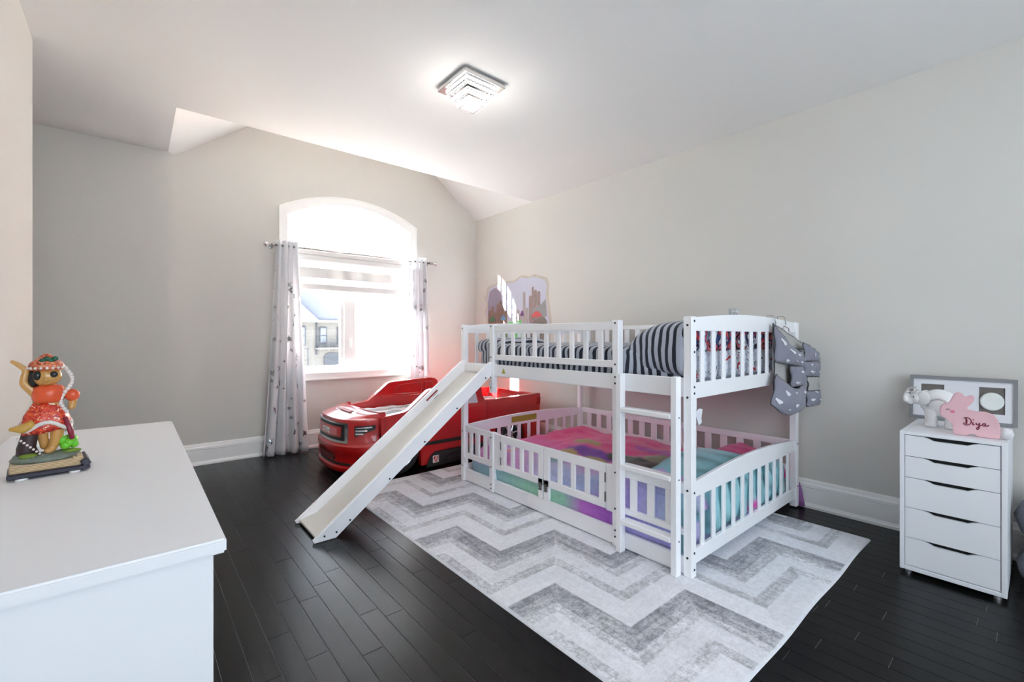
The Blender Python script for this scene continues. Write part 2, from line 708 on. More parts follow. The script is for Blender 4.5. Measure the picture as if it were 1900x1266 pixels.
def base_x(name, y0, y1, xw, s=-1):
    bm = BM(); prism(bm, [(xw + s * t, z) for t, z in BP], 'y', y0, y1)
    return struct(part(name, bm, M['trim']))


base_y('baseboard_back', XO + .02, XW, YB)
base_x('baseboard_right', YF, YB - .03, XW)
base_y('baseboard_back_left', XN, XO + .02, YS)
base_x('baseboard_left', YF, YL, XL, 1)

# ------------------------------------------------------------------ the arched window
win = thing('window_1', 'large arched white window with two casements and a muntin grid above', 'window', (1.89, YB, WZ0))
struct(win)
bm = BM()
ring_prism(bm, arch(1.122, 2.66, 0.712, 2.497, 0.205), arch(WX0 + .004, WX1 - .004, WZ0 + .003, WZS, WR - .004), 'y', YB - .022, YB)
casing = part('casing', bm, M['trim'], win, 35)
bm = BM()
ring_prism(bm, arch(1.122, 2.66, 0.712, 2.497, 0.205), arch(1.138, 2.644, 0.728, 2.49, 0.203), 'y', YB - .03, YB - .02)
part('casing_bead', bm, M['trim'], casing, 35)
bm = BM()
ring_prism(bm, arch(WX0, WX1, WZ0, WZS, WR), arch(WX0 + .006, WX1 - .006, WZ0 + .006, WZS, WR - .004), 'y', YB - .004, YB + TH)
part('jamb', bm, M['trim'], win, 35)
FY0, FY1 = YB + .055, YB + .135
bm = BM()
ring_prism(bm, arch(WX0 + .006, WX1 - .006, WZ0 + .006, WZS, WR - .004), arch(1.245, 2.525, WZ0 + .062, WZS - .03, WR - .02), 'y', FY0, FY1)
part('window_frame', bm, M['vinyl'], win, 35)
bm = BM(); box(bm, 1.24, 2.53, FY0, FY1, 1.655, 1.73, .004)
part('transom_bar', bm, M['vinyl'], win)
bm = BM(); box(bm, 1.80, 1.925, FY0 - .004, FY1, WZ0 + .05, 1.66, .004)
part('mullion', bm, M['vinyl'], win)
top_in = arch(1.245, 2.525, 1.73, WZS - .03, WR - .02)


def arch_top(x):
    for (x0, z0), (x1, z1) in zip(top_in[1:], top_in[2:]):
        if x0 <= x <= x1 and x1 > x0:
            return z0 + (z1 - z0) * (x - x0) / (x1 - x0)
    return WZS - .03


mun = [1.425, 1.632, 1.860, 2.098, 2.300]
for xm in mun:
    bm = BM(); box(bm, xm - .013, xm + .013, FY0 + .02, FY0 + .05, 1.728, arch_top(xm) + .01)
    part('muntin', bm, M['vinyl'], win)
edges = [1.243] + mun + [2.527]
for x0, x1 in zip(edges, edges[1:]):
    n = 6
    xs = [x0 + (x1 - x0) * i / n for i in range(n + 1)]
    xs[0] += .001; xs[-1] -= .001
    pts = [(xs[0], 1.725)] + [(q, arch_top(q) + .005) for q in xs] + [(xs[-1], 1.725)]
    bm = BM(); prism(bm, pts, 'y', FY0 + .033, FY0 + .037)
    part('pane', bm, M['glass'], win)
for x0, x1 in ((1.245, 1.80), (1.925, 2.525)):
    bm = BM()
    o1 = [(x0, .847), (x1, .847), (x1, 1.655), (x0, 1.655)]
    s = .035
    i1 = [(x0 + s, .847 + s * .3), (x1 - s, .847 + s * .3), (x1 - s, 1.655 - s * .3), (x0 + s, 1.655 - s * .3)]
    ring_prism(bm, o1, i1, 'y', FY0 + .01, FY0 + .06)
    sash = part('sash', bm, M['vinyl'], win)
    bm = BM(); box(bm, x0 + s - .004, x1 - s + .004, FY0 + .033, FY0 + .038, .85, 1.65)
    part('pane', bm, M['glass'], sash)
    if x0 > 1.9:
        bm = BM()
        box(bm, 2.22, 2.33, FY0 - .012, FY0 + .012, .842, .86, .004)
        tube(bm, [(2.28, FY0 - .006, .855), (2.30, FY0 - .02, .88), (2.305, FY0 - .02, .93)], .006, 8)
        part('crank_handle', bm, M['vinyl'], sash, True)
bm = BM()
box(bm, 1.862, 1.876, FY0 - .02, FY0, 1.06, 1.15, .004)
part('sash_lock', bm, M['vinyl'], win)

# zebra roller blind -----------------------------------------------------------
M['band'] = sheer_mat('blind_band', srgb(214, 213, 210), 0.03, 0.10)
M['sheer'] = sheer_mat('blind_sheer', srgb(240, 240, 240), 0.55, 0.4)
bl = thing('roller_blind', 'white zebra roller blind half lowered inside the arched window', 'blind', (1.89, YB, 1.68))
bm = BM(); box(bm, 1.215, 2.568, YB - .035, YB + .045, 2.035, 2.085, .006)
lathe(bm, [(.001, 1.215), (.038, 1.216), (.038, 2.566), (.001, 2.568)], (0, YB + .004, 2.0), 20, 'x')
part('cassette', bm, M['trim'], bl, 40)
zz = 1.97
for nm, z1, z0 in (('sheer_strip', 1.985, 1.905), ('opaque_band', 1.905, 1.80), ('sheer_strip', 1.80, 1.735)):
    bm = BM(); box(bm, 1.235, 2.535, YB + .008, YB + .0095, z0, z1)
    part(nm, bm, M['band'] if 'opaque' in nm else M['sheer'], bl)
bm = BM(); box(bm, 1.235, 2.535, YB + .002, YB + .016, 1.672, 1.735, .006, 2)
part('bottom_rail', bm, mat('blind_rail', srgb(224, 223, 220), .5), bl, 40)
bm = BM()
for sx in (-.006, .006):
    tube(bm, [(2.556 + sx, YB - .005, 2.0), (2.556 + sx, YB - .005, 1.52)], .0022, 6)
tube(bm, [(2.55, YB - .005, 1.52), (2.556, YB - .005, 1.508), (2.562, YB - .005, 1.52)], .0022, 6)
part('bead_chain', bm, M['trim'], bl, True)

# curtains and rod ----------------------------------------------------------------
def star_pts(r, rot):
    return [((r if k % 2 == 0 else r * .42) * math.cos(rot + PI * k / 5), (r if k % 2 == 0 else r * .42) * math.sin(rot + PI * k / 5)) for k in range(10)]


def make_curtain(label, xt0, xt1, xb0, xb1, zt, zb, folds, seed, depth=.045, sharp=1.0):
    rr = random.Random(seed)
    ph = [rr.random() * .6 for _ in range(folds + 2)]

    def surf(u, v):
        # u across, v down
        e = v ** 1.25
        x0, x1 = xt0 + (xb0 - xt0) * e, xt1 + (xb1 - xt1) * e
        uu = u + .02 * math.sin(5 * v + u * 9)
        a = uu * folds * 2 * PI
        d = depth * (.55 + .45 * v) * (math.sin(a) + .25 * math.sin(2.3 * a + 4 * v))
        lap = .22 * math.cos(a) / (folds * 2 * PI) * 3.0
        x = x0 + (x1 - x0) * (u + lap * (1 if 0 < u < 1 else 1))
        return Vector((x, 4.862 + d, zt + (zb - zt) * v))
    bm = BM()
    grid(bm, folds * 16, 36, surf)
    c = part('curtain', bm, M['curtain'], None, True)
    md = c.modifiers.new('thickness', 'SOLIDIFY'); md.thickness = .003
    tag(c, label, 'curtain')
    sb = BM()
    for k in range(46):
        u, v = .04 + .92 * rr.random(), .12 + .86 * rr.random() ** .75
        r = rr.choice([.014, .02, .026, .034, .04])
        H_, W_ = abs(zt - zb), abs(xt1 - xt0) + (abs(xb1 - xb0) - abs(xt1 - xt0)) * v
        W_ *= 1.6
        vs = []
        for du, dv in star_pts(r, rr.random() * 2):
            q = surf(min(max(u + du / W_, 0), 1), min(max(v + dv / H_, 0), 1))
            vs.append(q)
        ce = surf(u, v)
        nrm = (vs[2] - ce).cross(vs[5] - ce)
        if nrm.length < 1e-9:
            continue
        nrm.normalize()
        if nrm.y > 0:
            nrm = -nrm
        off = nrm * .006
        C = sb.verts.new(ce + off)
        V = [sb.verts.new(q + off) for q in vs]
        for i in range(10):
            sb.faces.new((C, V[i], V[(i + 1) % 10]))
    part('star_print', sb, M['foil'], c)['kind'] = 'stuff'
    gb = BM()
    for i in range(folds):
        q = surf((i + .5) / folds, .018)
    return c


make_curtain('pale grey curtain with silver stars hanging to the floor left of the window', 1.068, 1.272, .948, 1.368, 2.125, .012, 4, 3)
make_curtain('pale grey star curtain right of the window, ending behind the red truck bed', 2.515, 2.735, 2.45, 2.80, 2.125, .012, 4, 8, depth=.04)
rod = thing('curtain_rod', 'slim brushed nickel curtain rod with ball finials above the window', 'curtain rod', (1.93, 4.862, 2.075))
bm = BM(); tube(bm, [(1.03, 4.862, 2.075), (2.82, 4.862, 2.075)], .0105, 12)
part('pole', bm, M['nickel'], rod, True)
for xf, s in ((1.03, -1), (2.82, 1)):
    bm = BM()
    lathe(bm, [(.012, 0), (.02, s * .004), (.02, s * .01), (.013, s * .016), (.012, s * .022), (.022, s * .03), (.028, s * .045), (.022, s * .06), (.008, s * .068)], (xf, 4.862, 2.075), 16, 'x')
    part('finial', bm, M['chrome'], rod, True)
for xb_ in (1.05, 2.80):
    bm = BM()
    lathe(bm, [(.024, 0), (.024, -.008), (.008, -.012), (.008, -.115)], (xb_, YB, 2.075), 12, 'y')
    lathe(bm, [(.016, -.012), (.018, -.008), (.018, .008), (.016, .012)], (xb_, 4.862, 2.075), 12, 'x')
    part('bracket', bm, M['nickel'], rod, 40)

# ------------------------------------------------------------------ outside the window
M['stone'] = mat('grey_stone', srgb(104, 101, 97), .9, var=(3, .05))
M['roofsnow'] = mat('grey_shingle', srgb(100, 103, 112), .9, var=(2, .05), bump=(8, .4))
M['winglass'] = mat('house_window_glass', srgb(48, 52, 60), .4)
M['outtrim'] = mat('outside_trim', srgb(124, 122, 120), .7)
M['brick'] = mat('pale_brick', srgb(214, 186, 168), .9, var=(12, .06))
M['mortar'] = mat('mortar', srgb(226, 216, 206), .95)

hs = thing('neighbour_house', 'pale two-storey house across the street, seen through the left casement', 'house', (9, 36, -3.2))
bm = BM(); box(bm, 3.0, 15, 36, 44, -3.2, 2.4)
part('wall', bm, M['stone'], hs)
bm = BM(); prism(bm, [(12.35, 2.42), (3.6, 2.42), (8.0, 6.5)], 'y', 35.6, 42)
rf = part('roof', bm, M['roofsnow'], hs)
bm = BM(); prism(bm, [(10.75, 2.3), (6.9, 2.3), (8.85, 4.1)], 'y', 35.0, 36.2)
part('dormer_roof', bm, M['roofsnow'], rf)
bm = BM(); prism(bm, [(12.3, 2.42), (15, 2.42), (15, 3.1), (12.9, 3.1)], 'y', 35.7, 42)
part('side_roof', bm, mat('frosted_roof', srgb(150, 152, 156), .9), rf)
bm = BM(); box(bm, 3.4, 15, 35.4, 35.65, 2.25, 2.44)
part('eaves', bm, M['outtrim'], hs)
bm = BM(); box(bm, 10.7, 10.8, 35.85, 35.98, -.2, 2.3)
part('downspout', bm, M['winglass'], hs)
for x0, x1, z0, z1 in ((10.95, 11.5, .62, 1.9), (9.35, 9.95, .5, 1.95), (12.3, 12.9, .62, 1.9)):
    bm = BM(); box(bm, x0, x1, 35.9, 36.0, z0, z1)
    f = part('window_frame', bm, M['winglass'], hs)
    for zc in (z0 + .08, (z0 + z1) / 2 + .04):
        bm = BM(); box(bm, x0 + .08, x1 - .08, 35.86, 35.9, zc, zc + (z1 - z0) / 2 - .12)
        part('pane', bm, mat('pale_reflecting_pane', srgb(96, 100, 108), .3), f)
bm = BM()
pts = [(11.3, -3.1), (11.3, -.45)] + [(11.95 - .65 * math.cos(PI * k / 8), -.45 + .38 * math.sin(PI * k / 8)) for k in range(1, 8)] + [(12.6, -.45), (12.6, -3.1)]
prism(bm, pts, 'y', 35.9, 35.98)
part('arched_door', bm, M['winglass'], hs)
bm = BM(); box(bm, 10.6, 13.4, 35.1, 36, .22, .32)
bal = part('balcony', bm, M['outtrim'], hs)
bm = BM(); box(bm, 10.6, 13.4, 35.1, 35.16, .72, .78)
part('balcony_rail', bm, M['winglass'], bal)
bm = BM(); box(bm, 0, .03, 35.11, 35.15, .32, .73)
bme_ = finish('baluster', bm, M['winglass'])
for k in range(16):
    link('baluster', bme_, bal, (10.65 + k * .18, 0, 0))
bm = BM(); box(bm, 9.3, 9.36, 35.2, 35.25, -1.2, .3); box(bm, 9.9, 9.96, 35.2, 35.25, -1.2, .3); box(bm, 9.3, 9.96, 35.2, 35.25, .24, .3); box(bm, 9.3, 9.96, 35.2, 35.25, -.6, -.54)
part('porch_railing', bm, M['winglass'], hs)

nb = thing('brick_house', 'sunlit pale brick house wall close by, seen through the right casement', 'house', (6.5, 9, -3.2))
bm = BM(); box(bm, 4.56, 9.0, 6.4, 12.2, -3.2, 1.92)
wl = part('wall', bm, M['mortar'], nb)
bm = BM()
bk = BM(); box(bk, -.03, .0, .005, .225, .005, .075, .004)
bme = finish('brick', bk, M['brick'])
cnt = 0
for r in range(22):
    z = .05 + r * .083
    yy = 8.6 - (.1175 if r % 2 else 0)
    while yy < 12.0:
        if cnt < 300:
            o = link('brick', bme, wl, (4.56, yy, z)); cnt += 1
        else:
            box(bm, 4.53, 4.56, yy + .005, yy + .225, z + .005, z + .075)
        yy += .235
for r in range(22):
    z = .05 + r * .083
    yy = 6.5 - (.1175 if r % 2 else 0)
    while yy < 8.4:
        box(bm, 4.53, 4.56, yy + .005, min(yy + .225, 8.59), z + .005, z + .075); yy += .235
o = part('brickwork', bm, M['brick'], wl); o['kind'] = 'stuff'
bm = BM(); box(bm, 4.15, 4.6, 6.3, 12.45, 1.9, 1.98); box(bm, 4.1, 4.16, 6.3, 12.5, 1.88, 2.1)
part('soffit', bm, M['outtrim'], nb)
bm = BM(); prism(bm, [(4.1, 2.08), (6.8, 4.6), (9.5, 2.08)], 'y', 6.3, 12.5)
part('roof', bm, M['roofsnow'], nb)
bm = BM()
tube(bm, [(6.8, 12.0, 4.4), (6.8, 12.0, 5.0)], .05, 8)
part('vent_pipe', bm, M['winglass'], nb)
bm = BM(); box(bm, -40, 60, 5.6, 90, -3.4, -3.2)
struct(part('ground_outside', bm, mat('pale_bounce_ground', srgb(206, 206, 204), .95, var=(.5, .1))))  # ground colour lightened to bounce more sunlight up into the room

# ------------------------------------------------------------------ ceiling light
cl = thing('ceiling_light', 'square chrome and crystal tiered ceiling light, switched on', 'light', (1.613, 2.303, H))
LX, LY = 1.613, 2.303


def sq(bm, h, z0, z1, r=.0):
    box(bm, LX - h, LX + h, LY - h, LY + h, z0, z1, r, 3)


bm = BM(); sq(bm, .152, H - .032, H, .002); part('mirror_plate', bm, M['chrome'], cl)
M['crystal'] = mat('crystal', (.95, .97, 1.0), .03, trans=.85, spec=.6)
M['led'] = mat('lit_led', (1, 1, 1), .4, emit=((1.0, .98, .95), .8))
for h, z1, z0 in ((.112, H - .034, H - .064), (.086, H - .072, H - .102), (.06, H - .108, H - .136)):
    bm = BM()
    o1 = [(LX - h, LY - h), (LX + h, LY - h), (LX + h, LY + h), (LX - h, LY + h)]
    q = h - .016
    i1 = [(LX - q, LY - q), (LX + q, LY - q), (LX + q, LY + q), (LX - q, LY + q)]
    ring_prism(bm, o1, i1, 'z', z0, z1)
    t = part('crystal_tier', bm, M['crystal'], cl)
    bm = BM()
    o2 = [(LX - h - .003, LY - h - .003), (LX + h + .003, LY - h - .003), (LX + h + .003, LY + h + .003), (LX - h - .003, LY + h + .003)]
    ring_prism(bm, o2, o1, 'z', z0, z0 + .007)
    ring_prism(bm, o2, o1, 'z', z1 - .006, z1)
    part('lit_rim', bm, M['led'], t)
    bm = BM(); sq(bm, q - .006, z0 + .014, z1, .002); part('reflector', bm, M['chrome'], t)
    bm = BM(); rr = random.Random(int(h * 1000))
    for k in range(8):
        a = -h + .02 + (2 * h - .04) * k / 7
        for sx, sy in ((a, -h + .008), (a, h - .008), (-h + .008, a), (h - .008, a)):
            box(bm, LX + sx - .004, LX + sx + .004, LY + sy - .004, LY + sy + .004, z0 + .01, z1 - .008)
    part('crystal_rods', bm, M['chrome'], t)['kind'] = 'stuff'
bm = BM(); sq(bm, .045, H - .138, H - .133, .001); part('lit_disc', bm, M['led'], cl)
bm = BM(); ring_prism(bm, [(LX - .06, LY - .06), (LX + .06, LY - .06), (LX + .06, LY + .06), (LX - .06, LY + .06)], [(LX - .046, LY - .046), (LX + .046, LY - .046), (LX + .046, LY + .046), (LX - .046, LY + .046)], 'z', H - .138, H - .131)
part('lower_bezel', bm, M['silver'], cl)
ld = bpy.data.lights.new('ceiling_light_glow', 'POINT'); ld.energy = 1.2; ld.shadow_soft_size = .09; ld.color = (1, .965, .92)
lo = bpy.data.objects.new('ceiling_light_glow', ld); COL.objects.link(lo); lo.location = (LX, LY, H - .24)

# ------------------------------------------------------------------ rug
def rug_material():
    m, nt, p = new_mat('distressed_rug')
    N, L = nt.nodes, nt.links
    a = N.new('ShaderNodeAttribute'); a.attribute_name = 'Col'
    tc = N.new('ShaderNodeTexCoord')
    f = []
    for sc_, st in ((150, (1, .35, 1)), (150, (.35, 1, 1)), (45, (1, 1, 1))):
        mp = N.new('ShaderNodeMapping'); mp.inputs['Scale'].default_value = st
        L.new(tc.outputs['Object'], mp.inputs['Vector'])
        nz = N.new('ShaderNodeTexNoise'); nz.inputs['Scale'].default_value = sc_; nz.inputs['Detail'].default_value = 5; nz.inputs['Roughness'].default_value = .7
        L.new(mp.outputs['Vector'], nz.inputs['Vector']); f.append(nz.outputs['Fac'])
    ad = N.new('ShaderNodeMath'); ad.operation = 'ADD'; L.new(f[0], ad.inputs[0]); L.new(f[1], ad.inputs[1])
    ad2 = N.new('ShaderNodeMath'); ad2.operation = 'ADD'; L.new(ad.outputs[0], ad2.inputs[0]); L.new(f[2], ad2.inputs[1])
    mr = N.new('ShaderNodeMapRange'); mr.inputs['From Min'].default_value = 1.30; mr.inputs['From Max'].default_value = 1.62
    mr.inputs['To Min'].default_value = -1; mr.inputs['To Max'].default_value = 1
    L.new(ad2.outputs[0], mr.inputs['Value'])
    mu = N.new('ShaderNodeMath'); mu.operation = 'MULTIPLY_ADD'; L.new(mr.outputs['Result'], mu.inputs[0]); L.new(a.outputs['Alpha'], mu.inputs[1]); mu.inputs[2].default_value = 1.0
    mx = N.new('ShaderNodeVectorMath'); mx.operation = 'SCALE'
    L.new(a.outputs['Color'], mx.inputs[0]); L.new(mu.outputs[0], mx.inputs['Scale'])
    L.new(mx.outputs['Vector'], p.inputs['Base Color'])
    p.inputs['Roughness'].default_value = .95
    p.inputs['Sheen Weight'].default_value = .2
    bp = N.new('ShaderNodeBump'); bp.inputs['Strength'].default_value = .4; bp.inputs['Distance'].default_value = .003
    L.new(f[2], bp.inputs['Height']); L.new(bp.outputs['Normal'], p.inputs['Normal'])
    return m


M['rug'] = rug_material()
RX0, RX1, RY0, RY1 = RUG
S_ = .42


def rug_col(co):
    # herringbone staircase of aligned blocks
    x, y = co.x - 1.48, co.y - 2.70
    t = y % S_
    m_ = round((y - t) / S_)
    k = math.floor((x - t) / S_)
    hor = (k + m_) % 2 == 0
    if hor:
        lx, ly = x, y
        bid = (k, m_, 0)
    else:
        t = x % S_
        m2 = math.floor((y - t) / S_)
        bid = (round((x - t) / S_), m2, 1)
        lx, ly = y, x
    f = t / S_
    st = noise.noise(Vector((lx * 6, ly * 60, 3.1 + bid[0] + bid[1])))
    bl_ = noise.noise(Vector((co.x * 9, co.y * 9, 1)))
    b2 = noise.noise(Vector((co.x * 28, co.y * 28, 5)))
    h = (math.sin(bid[0] * 12.9 + bid[1] * 78.2 + bid[2] * 37.7) * 43758.5) % 1
    h2 = (h * 7.31) % 1
    seg = math.floor(((lx - t) / S_ % 1) * 2 + h2 * .5)      # blocks are cut into shorter pieces
    h3 = (math.sin(bid[0] * 5.1 + bid[1] * 9.7 + seg * 3.3) * 9543.1) % 1
    if f < .11:
        base, w, sp = .30 + .12 * h3, .16, .34
    elif f < .40:
        base, w, sp = .76 + .05 * h, .05, .07
    elif f < .54:
        base, w, sp = .50 + .16 * h3, .16, .26
    elif f < .74:
        base, w, sp = .74 + .06 * h2, .06, .09
    elif f < .86:
        base, w, sp = .50 + .18 * h3, .18, .26
    else:
        base, w, sp = .32 + .14 * h3, .16, .34
    v = base + w * st * .8 + w * .7 * bl_ + w * .5 * b2
    v = max(.16, min(.84, v))
    if co.x - RX0 < .012 or co.x > RX1 - .012 or co.y < RY0 + .012 or co.y > RY1 - .012:
        v, sp = .74, .05
    return (v * .97, v * .98, v * (1.03 + .05 * (v < .4)), sp)


bm = BM()
NU, NV = 270, 370


def rug_fn(u, v):
    x_, y_ = RX0 + (RX1 - RX0) * u, RY0 + (RY1 - RY0) * v
    z_ = .009 + .0012 * noise.noise(Vector((x_ * 3, y_ * 3, 0)))
    if u in (0, 1) or v in (0, 1):
        z_ = .001
    # small waves along the near edge
    if v < .02:
        y_ += .003 * math.sin(x_ * 9)
    return (x_, y_, z_)


grid(bm, NU, NV, rug_fn)
me = finish('rug', bm, M['rug'], True)
paint(me, rug_col)
rug = link('rug', me)
tag(rug, 'grey and white distressed stepped-block area rug under the bunk bed', 'rug')

# ------------------------------------------------------------------ bunk bed
BX, BY0, BY1, BXR = 2.042, 1.083, 3.062, 3.50
Z0 = .0105
PT = .045
W = M['bed']
bed = thing('bunk_bed', 'white wooden low bunk bed with slide, ladder and slatted rails', 'bunk bed', (BX, BY0, Z0))


def bolts(parent, pts, axis, r=.0055):
    bm = BM()
    for p in pts:
        if axis == 'x':
            lathe(bm, [(r, 0), (r, -.0025), (r * .4, -.0028)], p, 8, 'x')
        else:
            lathe(bm, [(r, 0), (r, -.0025), (r * .4, -.0028)], p, 8, 'y')
    part('bolts', bm, M['bolt'], parent)['kind'] = 'stuff'


def post(x0, x1, y0, y1, z0, z1, bx=(), by=(), parent=None):
    bm = BM(); box(bm, x0, x1, y0, y1, z0, z1, .004)
    p = part('post', bm, W, parent or bed)
    if bx:
        bolts(p, [(x0, (y0 + y1) / 2, z) for z in bx], 'x')
    if by:
        bolts(p, [((x0 + x1) / 2, y0, z) for z in by], 'y')
    return p


post(BX, BX + PT, BY0, BY0 + PT, Z0, 1.272, bx=(1.23, .88, .43, .105), by=(1.25, 1.1, .93, .90, .42, .13, .05))
post(BX, BX + PT, BY1 - PT, BY1, Z0, 1.27, bx=(1.24, .41, .13))
post(BXR - PT, BXR, BY0, BY0 + PT, Z0, 1.272, by=(.44, .15))
post(BXR - PT, BXR, BY1 - PT, BY1, Z0, 1.27)
post(BX, BX + PT, 1.508, 1.508 + PT, Z0, 1.267, bx=(1.25, 1.02, .95, .915, .42, .22, .10, .065))
post(BX, BX + PT, 2.638, 2.638 + PT, .752, 1.267, bx=(1.25, 1.02, .93, .87, .79))
post(BX, BX + PT, 2.638, 2.638 + PT, Z0, .456, bx=(.42, .2, .07, .04))


def slat_set(parent, axis, at, z0, z1, lo_, hi_, n, w, t=.016):
    """n slats between lo_ and hi_; axis 'y' = row runs along Y"""
    bm = BM()
    if axis == 'y':
        box(bm, -t / 2, t / 2, -w / 2, w / 2, z0, z1, .003)
    else:
        box(bm, -w / 2, w / 2, -t / 2, t / 2, z0, z1, .003)
    me_ = finish('slat', bm, W)
    gap = ((hi_ - lo_) - n * w) / (n + 1)
    for i in range(n):
        c = lo_ + gap * (i + 1) + w * (i + .5)
        link('slat', me_, parent, (at, c, 0) if axis == 'y' else (c, at, 0))


def rail_x(name, x, y0, y1, levels, slats, parent=bed, t=.022):
    """a railing running along Y at plane x: list of (z0, z1) rails"""
    bm = BM(); box(bm, x, x + t, y0, y1, *levels[0], .003)
    p = part(name, bm, W, parent)
    bm = BM(); box(bm, x, x + t, y0, y1, *levels[1], .003)
    part('lower_rail', bm, W, p)
    if slats:
        n, w = slats
        slat_set(p, 'y', x + t / 2, levels[1][1] - .002, levels[0][0] + .002, y0, y1, n, w)
    return p


# upper front guard rail, side boards
rail_x('guard_rail', BX + .012, 1.553, 2.638, [(1.21, 1.258), (1.0, 1.04)], (9, .034))
bm = BM(); box(bm, BX + .012, BX + .034, 1.553, BY1 - PT, .881, .966, .003)
sb_ = part('side_board', bm, W, bed)
bm = BM()
prism(bm, [(2.545, .905), (2.505, .905), (2.525, .945)], 'x', BX + .0105, BX + .0125)
part('warning_sticker', bm, mat('yellow_sticker', srgb(190, 180, 70), .6), sb_, label='yellow triangular warning sticker')
bm = BM(); box(bm, BX + .012, BX + .034, BY0 + PT, 1.508, .878, .972, .003)
part('side_board', bm, W, bed)
# rear rails
rail_x('guard_rail', BXR - .034, BY0 + PT, BY1 - PT, [(1.238, 1.276), (1.0, 1.04)], (16, .05))
rail_x('rear_rail', BXR - .034, BY0 + PT, BY1 - PT, [(.415, .462), (.235, .285)], (15, .05))
bm = BM(); box(bm, BXR - .034, BXR - .012, BY0 + PT, BY1 - PT, .881, .966, .003)
part('side_board', bm, W, bed)
bm = BM(); box(bm, BXR - .034, BXR - .012, BY0 + PT, BY1 - PT, .02, .106, .003)
part('base_board', bm, W, bed)


# end panels with an arched top rail
def end_panel(y, zt, bow, zrb, zsb, zb, n):
    bm = BM()
    x0, x1 = BX + PT, BXR - PT
    pts = [(x0, zrb)]
    N_ = 16
    up = [(x0 + (x1 - x0) * i / N_, zt + bow * math.sin(PI * i / N_)) for i in range(N_ + 1)]
    pts = [(x0, zrb)] + up + [(x1, zrb)]
    prism(bm, pts, 'y', y, y + .022, .003)
    p = part('end_panel', bm, W, bed)
    bm = BM(); box(bm, x0, x1, y, y + .022, zb, zsb, .003)
    part('lower_rail', bm, W, p)
    slat_set(p, 'x', y + .011, zsb - .002, zrb + .002, x0, x1, n, .036, .012)
    return p


end_panel(BY0 + .012, 1.268, .03, 1.203, .948, .87, 11)
pe = end_panel(BY0 + .012, .462, .036, .388, .135, .062, 11)
end_panel(BY1 - PT + .012, 1.266, .03, 1.203, .948, .87, 11)
pl_ = end_panel(BY1 - PT + .012, .457, .03, .388, .135, .062, 11)
bm = BM(); obox(bm, (2.705, BY1 - PT + .0105, .438), (.30, .002, .052), Matrix.Identity(3))
part('label_sticker', bm, mat('olive_yellow_label', srgb(168, 158, 62), .6, var=(30, .15)), pl_, label='olive yellow paper label')

# lower front railing: short panel, two gates, panel behind the ladder, base board
XG = BX + .010
rail_x('front_panel', XG, 2.683, BY1 - PT, [(.412, .456), (.196, .238)], (3, .04))
rail_x('front_panel', XG, BY0 + PT, 1.508, [(.404, .460), (.203, .236)], (3, .042))
bm = BM(); box(bm, XG, XG + .022, 1.553, 2.638, .016, .108, .003)
part('base_board', bm, W, bed)
bm = BM(); box(bm, XG, XG + .022, 2.683, BY1 - PT, .016, .108, .003)
part('base_board', bm, W, bed)
bm = BM(); box(bm, XG, XG + .022, BY0 + PT, 1.508, .016, .102, .003)
part('base_board', bm, W, bed)
bm = BM(); box(bm, XG, XG + .022, 2.552, 2.638, .19, .452, .003)
part('gate_stile', bm, W, bed)
bm = BM(); box(bm, XG, XG + .022, 1.553, 1.602, .19, .452, .003)
part('gate_stile', bm, W, bed)
M['hinge'] = mat('hinge_metal', (.25, .23, .21), .35, metal=.9)
for y0, y1, hy, my in ((2.112, 2.549, 2.5505, 2.112), (1.605, 2.104, 1.6035, 2.104)):
    bm = BM()
    box(bm, XG - .004, XG + .018, y0, y1, .398, .452, .003)
    box(bm, XG - .004, XG + .018, y0, y1, .198, .242, .003)
    s = .045
    box(bm, XG - .004, XG + .018, y0, y0 + s, .108 if my == y0 else .24, .40, .002)
    box(bm, XG - .004, XG + .018, y1 - s, y1, .108 if my == y1 else .24, .40, .002)
    g = part('gate', bm, W, bed)
    slat_set(g, 'y', XG + .007, .24, .40, y0 + s, y1 - s, 3, .036)
    for zc in (.375, .265):
        bm = BM(); box(bm, XG - .0065, XG - .003, hy - .004, hy + .004, zc - .028, zc + .028)
        part('hinge', bm, M['hinge'], g)
    bm = BM()
    yl = my + (.022 if my == y0 else -.022)
    box(bm, XG - .012, XG - .003, yl - .011, yl + .011, .165, .215, .002)
    for zc in (.172, .19, .207):
        box(bm, XG - .017, XG - .010, yl - .007, yl + .007, zc - .004, zc + .004)
    part('latch', bm, M['hinge'], g)

# platforms under both mattresses
for nm, zb in (('upper_base', .876), ('lower_base', .034)):
    bm = BM(); box(bm, BX + .036, BX + .06, BY0 + PT, BY1 - PT, zb, zb + .016)
    pb_ = part(nm, bm, W, bed)
    bm = BM(); box(bm, BXR - .06, BXR - .036, BY0 + PT, BY1 - PT, zb, zb + .016)
    part('base_runner', bm, W, pb_)
    bm = BM(); box(bm, BX + .036, BXR - .036, -.035, .035, zb + .016, zb + .030)
    sme = finish('base_slat', bm, W)
    for k in range(12):
        link('base_slat', sme, pb_, (0, 1.2 + k * .155, 0))

# ladder
bm = BM(); box(bm, 1.998, 2.042, 1.462, 1.494, Z0, .975, .003)
lad = part('ladder', bm, W, bed)
bm = BM(); box(bm, 1.998, 2.042, 1.138, 1.17, Z0, .979, .003)
part('ladder_side', bm, W, lad)
bolts(lad, [(2.02, 1.138, z) for z in (.78, .478, .18)], 'y', .004)
bm = BM(); box(bm, 1.994, 2.052, 1.17, 1.462, -.026, 0, .004)
rme = finish('rung', bm, W)
for z in (.795, .491, .193):
    link('rung', rme, lad, (0, 0, z))

# slide
SA = .776
X0s, X1s = .775, 2.05


def up_z(x):
    return SA * (x - .752)


def low_z(x):
    return SA * (x - .908)


